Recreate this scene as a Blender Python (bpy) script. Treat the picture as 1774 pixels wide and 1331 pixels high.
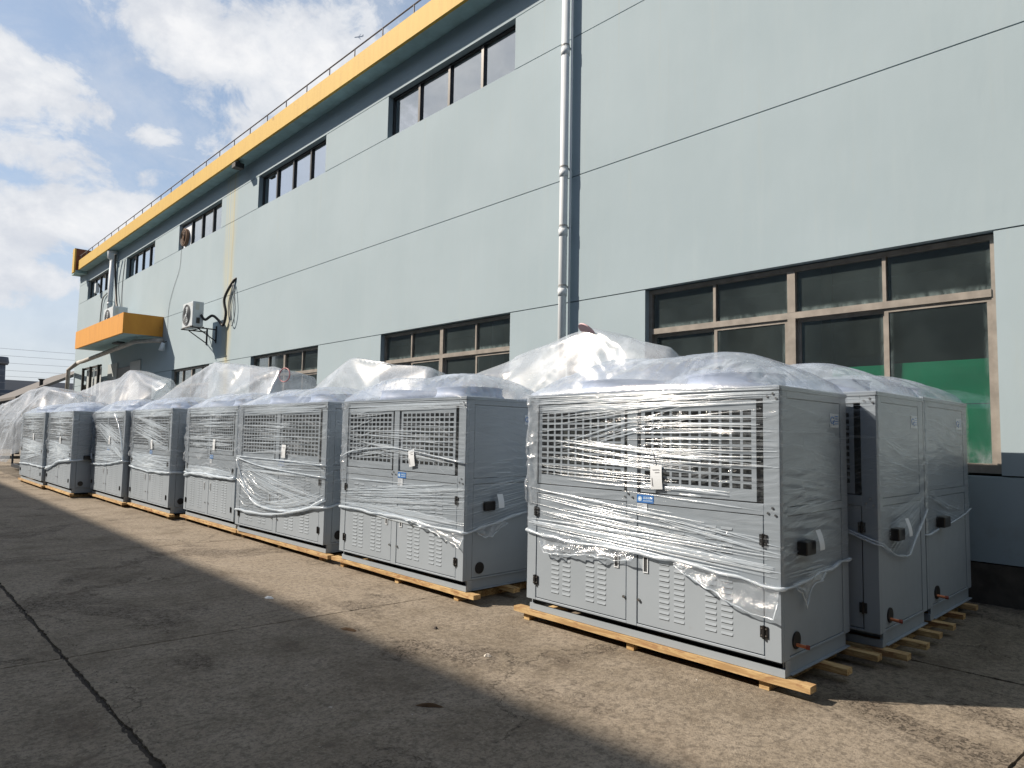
import bpy, bmesh, math, random
import numpy as np
from mathutils import Matrix, Vector
rad = math.radians
random.seed(7)
S = bpy.context.scene
for o in list(bpy.data.objects): bpy.data.objects.remove(o)
col = S.collection

# ------------------------------------------------------------ camera
cam = bpy.data.objects.new('camera', bpy.data.cameras.new('camera')); col.objects.link(cam)
R0 = Vector((0.72437011, -0.68916587, 0.01839407)); U0 = Vector((-0.06476427, -0.04146127, 0.99703889)); F0 = Vector((0.68636253, 0.72341645, 0.07466663))
cam.matrix_world = Matrix(((R0.x, U0.x, -F0.x, 0), (R0.y, U0.y, -F0.y, 0), (R0.z, U0.z, -F0.z, 1.6), (0, 0, 0, 1)))
cam.data.sensor_width = 36; cam.data.lens = 36 * 1188.2 / 1774
cam.data.clip_start = 0.05; cam.data.clip_end = 12000
S.camera = cam

# ------------------------------------------------------------ light
SUN = Vector((-1.0, 1.1, 1.2)).normalized()
sl = bpy.data.lights.new('sun', 'SUN'); sl.energy = 5.0; sl.angle = rad(0.53); sl.color = (1.0, 0.87, 0.73)
so = bpy.data.objects.new('sun', sl); col.objects.link(so)
so.rotation_euler = SUN.to_track_quat('Z', 'Y').to_euler(); so.location = (-20, 20, 30)
S.view_settings.view_transform = 'Standard'; S.view_settings.look = 'None'
S.view_settings.exposure = 0.56; S.view_settings.gamma = 1
S.view_settings.use_curve_mapping = False
S.render.engine = 'CYCLES'
S.cycles.transparent_max_bounces = 24
S.cycles.max_bounces = 8
S.cycles.caustics_reflective = False; S.cycles.caustics_refractive = False
S.cycles.sample_clamp_indirect = 6

# ------------------------------------------------------------ node helpers
class N:
    def __init__(s, tree): s.t = tree; s.n = tree.nodes; s.l = tree.links
    def new(s, typ, **k):
        n = s.n.new(typ)
        for a, b in k.items(): setattr(n, a, b)
        return n
    def put(s, sock, v):
        if hasattr(v, 'is_linked') or isinstance(v, bpy.types.NodeSocket): s.l.new(v, sock)
        elif isinstance(v, (tuple, list)) and sock.type == 'RGBA' and len(v) == 3: sock.default_value = (*v, 1)
        else: sock.default_value = v
    def math(s, op, a, b=0.0, c=None, clamp=False):
        n = s.new('ShaderNodeMath', operation=op, use_clamp=clamp)
        s.put(n.inputs[0], a); s.put(n.inputs[1], b)
        if c is not None: s.put(n.inputs[2], c)
        return n.outputs[0]
    def noise(s, vec, scale, detail=3, rough=0.5, dist=0.0):
        n = s.new('ShaderNodeTexNoise'); s.put(n.inputs['Vector'], vec)
        n.inputs['Scale'].default_value = scale; n.inputs['Detail'].default_value = detail
        n.inputs['Roughness'].default_value = rough; n.inputs['Distortion'].default_value = dist
        return n.outputs[0]
    def ramp(s, f, a, b, lo=0.0, hi=1.0, smooth=True):
        n = s.new('ShaderNodeMapRange', interpolation_type='SMOOTHSTEP' if smooth else 'LINEAR')
        s.put(n.inputs[0], f); n.inputs[1].default_value = a; n.inputs[2].default_value = b
        n.inputs[3].default_value = lo; n.inputs[4].default_value = hi
        return n.outputs[0]
    def mix(s, f, a, b, mode='MIX'):
        n = s.new('ShaderNodeMix', data_type='RGBA', blend_type=mode)
        s.put(n.inputs[0], f); s.put(n.inputs[6], a); s.put(n.inputs[7], b)
        return n.outputs[2]
    def mapv(s, vec, scale=(1, 1, 1), rot=(0, 0, 0), loc=(0, 0, 0)):
        n = s.new('ShaderNodeMapping'); s.put(n.inputs[0], vec)
        n.inputs['Scale'].default_value = scale; n.inputs['Rotation'].default_value = rot; n.inputs['Location'].default_value = loc
        return n.outputs[0]
    def bump(s, h, strength=0.3, dist=0.01, nrm=None):
        n = s.new('ShaderNodeBump'); s.put(n.inputs['Height'], h)
        n.inputs['Strength'].default_value = strength; n.inputs['Distance'].default_value = dist
        if nrm is not None: s.put(n.inputs['Normal'], nrm)
        return n.outputs[0]

MATS = {}
def material(name, fn=None, color=(.5, .5, .5), rough=.5, metal=0., spec=.5):
    if name in MATS: return MATS[name]
    m = bpy.data.materials.new(name); m.use_nodes = True
    g = N(m.node_tree); b = m.node_tree.nodes['Principled BSDF']
    b.inputs['Base Color'].default_value = (*color, 1); b.inputs['Roughness'].default_value = rough
    b.inputs['Metallic'].default_value = metal; b.inputs['Specular IOR Level'].default_value = spec
    if fn: fn(g, b)
    MATS[name] = m
    return m

def vary(c, amt=.15, scale=3., bump=0., bscale=60., obj=True):
    "mottled colour with a little relief"
    def fn(g, b):
        tc = g.new('ShaderNodeTexCoord').outputs['Object'] if obj else g.new('ShaderNodeNewGeometry').outputs['Position']
        n = g.ramp(g.noise(tc, scale, 6, .6), .3, .7)
        g.put(b.inputs['Base Color'], g.mix(n, tuple(x * (1 - amt) for x in c), tuple(min(1, x * (1 + amt)) for x in c)))
        if bump: g.put(b.inputs['Normal'], g.bump(g.noise(tc, bscale, 4), bump, .004))
    return fn

# ------------------------------------------------------------ sky
W = bpy.data.worlds.new('World'); S.world = W; W.use_nodes = True
def build_world():
    g = N(W.node_tree); bg = W.node_tree.nodes['Background']
    sky = g.new('ShaderNodeTexSky', sky_type='NISHITA'); sky.sun_disc = False
    sky.sun_elevation = math.asin(SUN.z); sky.sun_rotation = math.atan2(SUN.x, SUN.y)
    sky.air_density = 1.0; sky.dust_density = 1.5; sky.ozone_density = 1.5
    tc = g.new('ShaderNodeTexCoord').outputs['Generated']
    sep = g.new('ShaderNodeSeparateXYZ'); g.put(sep.inputs[0], tc)
    x, y, z = sep.outputs
    az = g.math('MULTIPLY', g.math('ARCTAN2', x, y), 57.2958)
    el = g.math('MULTIPLY', g.math('ARCSINE', z), 57.2958)
    # cloud plane coordinates (flattened towards the horizon)
    zz = g.math('ADD', g.math('MAXIMUM', z, 0.0), 0.16)
    cx = g.math('DIVIDE', x, zz); cy = g.math('DIVIDE', y, zz)
    cv = g.new('ShaderNodeCombineXYZ'); g.put(cv.inputs[0], cx); g.put(cv.inputs[1], cy)
    cv = cv.outputs[0]
    av = g.new('ShaderNodeCombineXYZ'); g.put(av.inputs[0], g.math('MULTIPLY', az, .1)); g.put(av.inputs[1], g.math('MULTIPLY', el, .13))
    av = av.outputs[0]
    nd = g.noise(av, 2.2, 8, .62, .3)
    nf = g.noise(av, 7.0, 6, .6, .2)
    big = g.noise(cv, .55, 8, .58, .25)
    def blob(a0, e0, wa, we, rot=0., soft=1.):
        da = g.math('SUBTRACT', az, a0); de = g.math('SUBTRACT', el, e0)
        c, s_ = math.cos(rad(rot)), math.sin(rad(rot))
        u = g.math('DIVIDE', g.math('ADD', g.math('MULTIPLY', da, c), g.math('MULTIPLY', de, s_)), wa)
        v = g.math('DIVIDE', g.math('SUBTRACT', g.math('MULTIPLY', de, c), g.math('MULTIPLY', da, s_)), we)
        d = g.math('SQRT', g.math('ADD', g.math('MULTIPLY', u, u), g.math('MULTIPLY', v, v)))
        return g.math('MULTIPLY', g.math('SUBTRACT', 1.0, d), soft)
    bl = [blob(5.6, 22.6, 6.3, 3.4, -8, 1.1), blob(18.5, 28.3, 9.5, 3.6, -14, 1.1), blob(27, 27.5, 10, 5.5, 0, 1.), blob(15.1, 20.8, 2.3, 1.0, 5, .38), blob(14.6, 18.4, 1.9, .9, 5, .33),
          blob(10., 14.0, 11, 3.0, 5, .9), blob(7, 18.2, 6, 2.0, 0, .45), blob(5.5, 10.0, 12, 2.2, -2, .45), blob(22, 22.5, 5, 4, 0, .55), blob(-37, 31, 15, 9, 0, .9), blob(-12, 17, 14, 5, 5, .8)]
    m = bl[0]
    for b_ in bl[1:]: m = g.math('MAXIMUM', m, b_)
    # inside the frame's azimuth the placed clouds rule, elsewhere the general cloud field
    win = g.math('MULTIPLY', g.ramp(az, -62, -50), g.ramp(az, 55, 36))
    gen = g.math('MULTIPLY', g.math('SUBTRACT', big, .53), 4.0)
    m = g.math('ADD', g.math('MULTIPLY', m, win), g.math('MULTIPLY', gen, g.math('SUBTRACT', 1.0, win)))
    dens = g.math('ADD', m, g.math('MULTIPLY', g.math('SUBTRACT', nd, .5), 2.0))
    cover = g.ramp(dens, -.08, .34)
    veil = g.math('MULTIPLY', g.ramp(g.noise(av, 1.1, 7, .65, .4), .35, .75), g.math('MULTIPLY', g.ramp(el, 34, 60, .45, .25), g.ramp(g.math('ABSOLUTE', az), 60, 100, 1, .75)))
    low = g.ramp(el, 20, 3, 0, .62)
    cover = g.math('MAXIMUM', cover, g.math('MAXIMUM', veil, low))
    thick = g.math('ADD', g.ramp(dens, .1, 1.0), g.math('MULTIPLY', g.math('SUBTRACT', nf, .5), .9), clamp=True)
    ccol = g.mix(thick, (.69, .72, .77), (.86, .865, .88))
    shade = g.ramp(g.noise(av, 1.9, 5, .6, .1), .42, .68)
    ccol = g.mix(g.math('MULTIPLY', shade, .50), ccol, (.52, .56, .64))
    skc = g.mix(1.0, sky.outputs[0], (.098, .098, .098), 'MULTIPLY')
    skc = g.mix(g.ramp(el, 32, 65, .38, .05), skc, (.40, .52, .68))
    out = g.mix(cover, skc, g.mix(1.0, ccol, (.87, .87, .87), 'MULTIPLY'))
    g.put(bg.inputs['Color'], out); bg.inputs['Strength'].default_value = 0.84
build_world()

# ------------------------------------------------------------ mesh helpers
class MB:
    def __init__(s): s.v = []; s.f = []
    def box(s, a, b, rz=0):
        (x0, y0, z0), (x1, y1, z1) = a, b; n = len(s.v)
        p = [(x0, y0, z0), (x1, y0, z0), (x1, y1, z0), (x0, y1, z0), (x0, y0, z1), (x1, y0, z1), (x1, y1, z1), (x0, y1, z1)]
        s.v += p
        s.f += [tuple(n + i for i in q) for q in ((0, 3, 2, 1), (4, 5, 6, 7), (0, 1, 5, 4), (1, 2, 6, 5), (2, 3, 7, 6), (3, 0, 4, 7))]
        return s
    def poly(s, pts):
        n = len(s.v); s.v += list(pts); s.f.append(tuple(range(n, n + len(pts)))); return s
    def tube(s, pts, r, seg=8, caps=True):
        pts = [Vector(p) for p in pts]; n0 = len(s.v); up = None
        rr = r if isinstance(r, (list, tuple)) else [r] * len(pts)
        for i, p in enumerate(pts):
            t = (pts[min(i + 1, len(pts) - 1)] - pts[max(i - 1, 0)]).normalized()
            if up is None: up = Vector((0, 0, 1)) if abs(t.z) < .9 else Vector((1, 0, 0))
            a = t.cross(up).normalized(); up = a.cross(t).normalized()
            for k in range(seg):
                an = 2 * math.pi * k / seg
                s.v.append(tuple(p + (a * math.cos(an) + up * math.sin(an)) * rr[i]))
        for i in range(len(pts) - 1):
            for k in range(seg):
                k2 = (k + 1) % seg
                s.f.append((n0 + i * seg + k, n0 + i * seg + k2, n0 + (i + 1) * seg + k2, n0 + (i + 1) * seg + k))
        if caps:
            s.f.append(tuple(n0 + k for k in reversed(range(seg)))); e = n0 + (len(pts) - 1) * seg
            s.f.append(tuple(e + k for k in range(seg)))
        return s
    def cyl(s, a, b, r, seg=20): return s.tube([a, b], r, seg)
    def prism(s, pts, axis, lo, hi):
        "2D outline extruded along an axis"
        n = len(s.v); k = len(pts)
        for h in (lo, hi):
            for p in pts:
                q = list(p); q.insert(axis, h); s.v.append(tuple(q))
        s.f.append(tuple(n + i for i in reversed(range(k)))); s.f.append(tuple(n + k + i for i in range(k)))
        for i in range(k): s.f.append((n + i, n + (i + 1) % k, n + k + (i + 1) % k, n + k + i))
        return s
    def grid(s, P):
        "P: array (a,b,3)"
        n = len(s.v); a, b = P.shape[:2]; s.v += [tuple(q) for q in P.reshape(-1, 3).tolist()]
        for i in range(a - 1):
            for j in range(b - 1): s.f.append((n + i * b + j, n + (i + 1) * b + j, n + (i + 1) * b + j + 1, n + i * b + j + 1))
        return s
    def mesh(s, name, m, smooth=False, bevel=0):
        me = bpy.data.meshes.new(name); me.from_pydata(s.v, [], s.f)
        bm = bmesh.new(); bm.from_mesh(me)
        bmesh.ops.recalc_face_normals(bm, faces=bm.faces)
        if bevel: bmesh.ops.bevel(bm, geom=list(bm.edges), offset=bevel, segments=1, affect='EDGES', profile=.5)
        bm.to_mesh(me); bm.free()
        if smooth:
            me.polygons.foreach_set('use_smooth', [True] * len(me.polygons))
        if m is not None: me.materials.append(m)
        return me
def link(name, me, parent=None, loc=(0, 0, 0)):
    o = bpy.data.objects.new(name, me); col.objects.link(o); o.location = loc
    if parent is not None: o.parent = parent
    return o
def ob(name, mb, m, parent=None, loc=(0, 0, 0), smooth=False, bevel=0):
    return link(name, mb.mesh(name, m, smooth, bevel), parent, loc)
def empty(name, loc=(0, 0, 0), rz=0):
    o = bpy.data.objects.new(name, None); col.objects.link(o); o.location = loc; o.rotation_euler = (0, 0, rz); o.empty_display_size = .2
    return o
def tag(o, label=None, cat=None, group=None, kind=None):
    if label: o['label'] = label
    if cat: o['category'] = cat
    if group: o['group'] = group
    if kind: o['kind'] = kind
    return o
def copy_tree(o, parent=None):
    c = o.copy(); col.objects.link(c)
    if parent is not None: c.parent = parent
    for ch in list(o.children): copy_tree(ch, c)
    return c

def hsh(i, j, seed):
    v = np.sin(i * 127.1 + j * 311.7 + seed * 74.7) * 43758.5453
    return v - np.floor(v)
def vn(x, y, seed=0):
    x = np.asarray(x, float); y = np.asarray(y, float) + 0 * x
    i, j = np.floor(x), np.floor(y); u, v = x - i, y - j; u = u * u * (3 - 2 * u); v = v * v * (3 - 2 * v)
    return (hsh(i, j, seed) * (1 - u) + hsh(i + 1, j, seed) * u) * (1 - v) + (hsh(i, j + 1, seed) * (1 - u) + hsh(i + 1, j + 1, seed) * u) * v
def ridge(x, y, seed=0): return 1 - np.abs(2 * vn(x, y, seed) - 1)

# ------------------------------------------------------------ materials
def m_concrete(g, b):
    p = g.new('ShaderNodeNewGeometry').outputs['Position']
    n1 = g.noise(p, .35, 6, .6, .4); n2 = g.noise(p, 1.7, 9, .7, .15); n3 = g.noise(p, 17, 9, .8); n4 = g.noise(p, 90, 4, .7)
    c = g.mix(g.ramp(n1, .35, .68), (.20, .17, .128), (.295, .253, .197))
    c = g.mix(g.ramp(n2, .38, .7), c, (.31, .27, .215))
    c = g.mix(g.math('MULTIPLY', g.ramp(n2, .46, .30), .8), c, (.125, .10, .075))
    n5 = g.noise(g.mapv(p, loc=(2, 9, 4)), 42, 6, .8)
    c = g.mix(g.math('MULTIPLY', g.ramp(n5, .50, .40), .55), c, (.09, .075, .058))
    c = g.mix(g.math('MULTIPLY', g.ramp(n5, .55, .66), .45), c, (.46, .41, .33))
    c = g.mix(g.math('MULTIPLY', g.ramp(n3, .54, .38), .70), c, (.10, .085, .068))
    c = g.mix(g.math('MULTIPLY', g.ramp(n3, .60, .74), .5), c, (.40, .355, .285))
    # rough eroded patches with dark pits
    er = g.ramp(g.noise(g.mapv(p, (1, .7, 1), loc=(3, 1, 0)), .75, 5, .65, .8), .53, .63)
    pits = g.ramp(g.noise(p, 30, 5, .75, 1.2), .50, .38)
    c = g.mix(g.math('MULTIPLY', er, .35), c, (.15, .125, .10))
    c = g.mix(g.math('MULTIPLY', g.math('MULTIPLY', er, pits), .85), c, (.05, .042, .034))
    # fine grit specks
    sp = g.ramp(g.noise(p, 62, 2, .5, 0), .30, .25)
    c = g.mix(g.math('MULTIPLY', sp, .75), c, (.045, .04, .033))
    wh = g.ramp(g.noise(g.mapv(p, loc=(9, 4, 2)), 23, 3, .6, .6), .725, .77)
    c = g.mix(g.math('MULTIPLY', wh, .7), c, (.62, .6, .56))
    # crawling hairline cracks
    wv = g.new('ShaderNodeTexVoronoi', feature='DISTANCE_TO_EDGE'); wv.inputs['Scale'].default_value = .45
    pd = g.new('ShaderNodeVectorMath', operation='ADD'); g.put(pd.inputs[0], p)
    nn = g.new('ShaderNodeTexNoise'); g.put(nn.inputs['Vector'], p); nn.inputs['Scale'].default_value = 1.6; nn.inputs['Detail'].default_value = 9; nn.inputs['Roughness'].default_value = .7
    g.put(pd.inputs[1], nn.outputs[1]); g.put(wv.inputs['Vector'], pd.outputs[0])
    ck = g.math('MULTIPLY', g.ramp(wv.outputs['Distance'], .0045, .0012), g.ramp(g.noise(g.mapv(p, loc=(5, 8, 0)), .5, 3), .50, .56))
    c = g.mix(g.math('MULTIPLY', ck, .6), c, (.04, .035, .03))
    # broom grooves across the slab
    wave = g.new('ShaderNodeTexWave', wave_type='BANDS', bands_direction='X'); wave.inputs['Scale'].default_value = 22; wave.inputs['Distortion'].default_value = 1.2; wave.inputs['Detail'].default_value = 2
    g.put(wave.inputs['Vector'], g.mapv(p, rot=(0, 0, .9)))
    br = g.ramp(g.noise(g.mapv(p, loc=(1, 7, 3)), .4, 3), .50, .6)
    h = g.math('ADD', g.math('MULTIPLY', n3, 1.0), g.math('MULTIPLY', n4, .45))
    h = g.math('SUBTRACT', h, g.math('MULTIPLY', g.math('MULTIPLY', er, pits), .9))
    h = g.math('ADD', h, g.math('MULTIPLY', g.math('MULTIPLY', wave.outputs[0], br), .03))
    h = g.math('SUBTRACT', h, g.math('MULTIPLY', ck, .6))
    g.put(b.inputs['Base Color'], c); b.inputs['Roughness'].default_value = .9; b.inputs['Specular IOR Level'].default_value = .25
    g.put(b.inputs['Normal'], g.bump(h, .75, .014))
CONC = material('concrete', m_concrete)
SOIL = material('joint_soil', vary((.045, .038, .03), .4, 20, .6, 90, False), rough=1)

def m_render(g, b):
    p = g.new('ShaderNodeNewGeometry').outputs['Position']
    sp = g.new('ShaderNodeSeparateXYZ'); g.put(sp.inputs[0], p); x, y, z = sp.outputs
    base = g.mix(g.ramp(g.noise(p, .35, 5, .6), .3, .7), (.308, .392, .440), (.338, .424, .474))
    st = g.noise(g.mapv(p, (1, 3.2, .25)), 1.3, 7, .68, .3)
    base = g.mix(g.math('MULTIPLY', g.ramp(st, .50, .72), .20), base, (.375, .45, .485))
    st2 = g.noise(g.mapv(p, (1, 7, .35), loc=(0, 3, 1)), 1.6, 6, .7)
    base = g.mix(g.math('MULTIPLY', g.ramp(st2, .56, .72), .16), base, (.36, .40, .38))
    # thin runs below the sill groove
    st3 = g.math('MULTIPLY', g.ramp(g.noise(g.mapv(p, (1, 16, .12)), 1.2, 4, .6), .60, .72), g.ramp(z, 5.0, 8.3))
    base = g.mix(g.math('MULTIPLY', st3, .35), base, (.36, .37, .33))
    # yellow rust run from the gutter
    yc = g.math('ADD', y, g.math('MULTIPLY', g.math('SUBTRACT', g.noise(g.mapv(p, (1, 1, 1)), .6, 3), .5), .35))
    d = g.math('ABSOLUTE', g.math('SUBTRACT', yc, 22.2))
    run = g.math('MULTIPLY', g.ramp(d, .62, .12), g.ramp(g.noise(g.mapv(p, (1, 9, .3)), 1.0, 4, .6), .28, .62))
    base = g.mix(g.math('MULTIPLY', run, .62), base, (.50, .46, .27))
    run2 = g.math('MULTIPLY', g.ramp(g.math('ABSOLUTE', g.math('SUBTRACT', yc, 22.0)), .09, .01), g.ramp(z, 9.8, 6.0, .5, 1))
    base = g.mix(g.math('MULTIPLY', run2, .4), base, (.34, .28, .15))
    # grime just above the ground band
    lowz = g.math('MULTIPLY', g.ramp(z, 1.3, .4), g.ramp(g.noise(p, 3.5, 6, .7), .45, .7))
    base = g.mix(g.math('MULTIPLY', lowz, .35), base, (.22, .23, .22))
    chips = g.math('MULTIPLY', g.ramp(g.noise(g.mapv(p, (1, 2.2, 1)), 4.3, 4, .6, .5), .735, .75), g.ramp(z, 1.5, .9))
    base = g.mix(chips, base, (.10, .10, .10))
    g.put(b.inputs['Base Color'], base); b.inputs['Roughness'].default_value = .82; b.inputs['Specular IOR Level'].default_value = .25
    h = g.math('ADD', g.noise(g.mapv(p, (1, 3, .9)), 2.2, 7, .6), g.math('MULTIPLY', g.noise(p, 45, 4, .6), .12))
    g.put(b.inputs['Normal'], g.bump(h, .09, .03))
WALL = material('wall_render', m_render)
WCORE = material('groove_dark', color=(.05, .06, .06), rough=.9)
SOFF = material('soffit_paint', vary((.30, .46, .49), .12, 2.5, .2, 30, False), rough=.8)
def m_orange(c1, c2):
    def fn(g, b):
        p = g.new('ShaderNodeNewGeometry').outputs['Position']
        st = g.ramp(g.noise(g.mapv(p, (1, 5, .5)), 1.6, 6, .65), .35, .75)
        c = g.mix(st, c1, c2)
        dr = g.ramp(g.noise(g.mapv(p, (1, 9, .35), loc=(2, 2, 0)), 1.5, 5, .7), .58, .75)
        c = g.mix(g.math('MULTIPLY', dr, .35), c, tuple(q * .45 for q in c1))
        sp = g.ramp(g.noise(p, 3.1, 5, .6), .68, .71)
        c = g.mix(g.math('MULTIPLY', sp, .6), c, (.25, .13, .05))
        g.put(b.inputs['Base Color'], c); g.put(b.inputs['Normal'], g.bump(g.noise(p, 12, 5), .15, .01))
    return fn
FASC = material('fascia_paint', m_orange((.53, .35, .062), (.48, .305, .05)), rough=.7)
CANP = material('canopy_paint', m_orange((.62, .29, .04), (.54, .235, .03)), rough=.7)
PLIN = material('plinth_cement', vary((.075, .068, .058), .35, 4, .5, 40, False), rough=.9)
FRB = material('window_frame_bronze', vary((.255, .235, .21), .18, 6), rough=.45, spec=.5)
FRD = material('window_frame_dark', vary((.02, .02, .02), .3, 6), rough=.4)
def m_glass(refl, tint, rough=.02, dirt=0.):
    def fn(g, b):
        out = g.n['Material Output']
        p = g.new('ShaderNodeNewGeometry').outputs['Position']
        tr = g.new('ShaderNodeBsdfTransparent'); tr.inputs[0].default_value = (*tint, 1)
        gl = g.new('ShaderNodeBsdfGlossy'); gl.inputs['Roughness'].default_value = rough; gl.inputs[0].default_value = (.9, .93, .95, 1)
        g.put(gl.inputs['Normal'], g.bump(g.noise(p, 1.1, 2), .10, .02))
        lw = g.new('ShaderNodeLayerWeight')
        f = g.math('ADD', g.math('MULTIPLY', g.math('POWER', lw.outputs['Facing'], 4.0), .8), refl, clamp=True)
        mx = g.new('ShaderNodeMixShader'); g.put(mx.inputs[0], f); g.l.new(tr.outputs[0], mx.inputs[1]); g.l.new(gl.outputs[0], mx.inputs[2])
        last = mx.outputs[0]
        if dirt:
            df = g.new('ShaderNodeBsdfDiffuse'); df.inputs[0].default_value = (.24, .31, .32, 1)
            uv = g.new('ShaderNodeTexCoord').outputs['Generated']
            sp = g.new('ShaderNodeSeparateXYZ'); g.put(sp.inputs[0], uv)
            ez = g.ramp(sp.outputs[2], .16, .0); eu = g.math('MAXIMUM', g.ramp(sp.outputs[1], .06, 0), g.ramp(sp.outputs[1], .94, 1))
            n = g.ramp(g.noise(g.mapv(p, (1, 3, 1.2)), 3.5, 7, .7, .5), .30, .80)
            spots = g.ramp(g.noise(g.mapv(p, (1, 8, 1)), 5, 5, .7, .3), .67, .74)
            k = g.math('MULTIPLY', g.math('ADD', g.math('MAXIMUM', ez, g.math('MULTIPLY', eu, .5)), .0), n)
            k = g.math('ADD', k, g.ramp(g.noise(p, .9, 4, .6), .3, .7, .05, .12))
            drip = g.math('MULTIPLY', g.ramp(g.noise(g.mapv(p, (1, 11, .5)), 2.2, 5, .7, 1.0), .70, .76), .45)
            k = g.math('ADD', g.math('MULTIPLY', k, dirt), g.math('MULTIPLY', g.math('MAXIMUM', g.math('MULTIPLY', spots, .08), drip), dirt * .5), clamp=True)
            m2 = g.new('ShaderNodeMixShader'); g.put(m2.inputs[0], k); g.l.new(last, m2.inputs[1]); g.l.new(df.outputs[0], m2.inputs[2]); last = m2.outputs[0]
        g.l.new(last, out.inputs[0])
    return fn
GLU = material('coated_glass', m_glass(.50, (.5, .53, .55)))
GLL = material('dirty_glass', m_glass(.13, (.80, .83, .82), .05, .75))
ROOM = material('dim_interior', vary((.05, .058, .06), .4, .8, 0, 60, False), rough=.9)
BLIND = material('white_blind', color=(.66, .72, .80), rough=.8)
GREEN = material('green_board', vary((.0, .37, .19), .08, 2, 0, 60, False), rough=.35)
def m_grey(g, b):
    tc = g.new('ShaderNodeTexCoord').outputs['Object']
    n = g.ramp(g.noise(tc, 1.4, 6, .6), .3, .7)
    c = g.mix(n, (.276, .325, .375), (.304, .356, .410))
    d = g.ramp(g.noise(tc, 5, 6, .7), .64, .74)
    c = g.mix(g.math('MULTIPLY', d, .25), c, (.22, .22, .21))
    g.put(b.inputs['Base Color'], c)
    g.put(b.inputs['Roughness'], g.ramp(g.noise(tc, 9, 5, .6), .3, .7, .42, .54)); b.inputs['Specular IOR Level'].default_value = .35
    g.put(b.inputs['Normal'], g.bump(g.noise(tc, 2.2, 3, .5), .10, .01))
GREY = material('grey_powder_coat', m_grey)
COIL = material('coil_fins', vary((.010, .015, .014), .5, 12), rough=.5)
BLACK = material('black_plastic', color=(.012, .012, .013), rough=.4)
STEEL = material('steel_screws', color=(.5, .5, .5), rough=.3, metal=1)
WHITE = material('white_sticker', color=(.66, .72, .78), rough=.5)
INK = material('grey_print', color=(.25, .26, .28), rough=.6)
BLUE = material('blue_sign', color=(.012, .16, .52), rough=.35)
SIGNW = material('sign_print', color=(.55, .72, .88), rough=.5)
COPPER = material('copper_pipe', color=(.55, .2, .1), rough=.4, metal=.8)
ORANGE = material('orange_cap', color=(.25, .05, .03), rough=.5)
SHROUD = material('fan_shroud', vary((.42, .50, .68), .2, 3), rough=.5)
def m_wood(g, b):
    oi = g.new('ShaderNodeObjectInfo')
    tc = g.new('ShaderNodeTexCoord').outputs['Object']
    va = g.new('ShaderNodeVectorMath', operation='ADD'); g.put(va.inputs[0], tc); g.put(va.inputs[1], oi.outputs['Location'])
    n = g.noise(g.mapv(va.outputs[0], (12, 1.2, 12)), 2.5, 6, .65, .6)
    gn = g.noise(g.mapv(va.outputs[0], (1, .06, 1)), 95, 4, .6, .2)
    c = g.mix(g.ramp(n, .40, .60), (.34, .20, .075), (.64, .47, .23))
    c = g.mix(g.math('MULTIPLY', g.ramp(gn, .55, .66), .5), c, (.24, .13, .045))
    k = g.ramp(g.noise(g.mapv(va.outputs[0], (3, 1, 3)), 5.5, 5, .65, .8), .51, .63)
    c = g.mix(g.math('MULTIPLY', k, .75), c, (.22, .07, .02))
    k2 = g.ramp(g.noise(g.mapv(va.outputs[0], (1, 1, 1), loc=(4, 4, 4)), 8, 5, .7), .66, .72)
    c = g.mix(g.math('MULTIPLY', k2, .6), c, (.06, .04, .02))
    c = g.mix(g.math('MULTIPLY', oi.outputs['Random'], .5), c, (.36, .25, .13))
    g.put(b.inputs['Base Color'], c); g.put(b.inputs['Normal'], g.bump(n, .5, .004))
WOOD = material('pallet_pine', m_wood, rough=.75)

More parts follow.
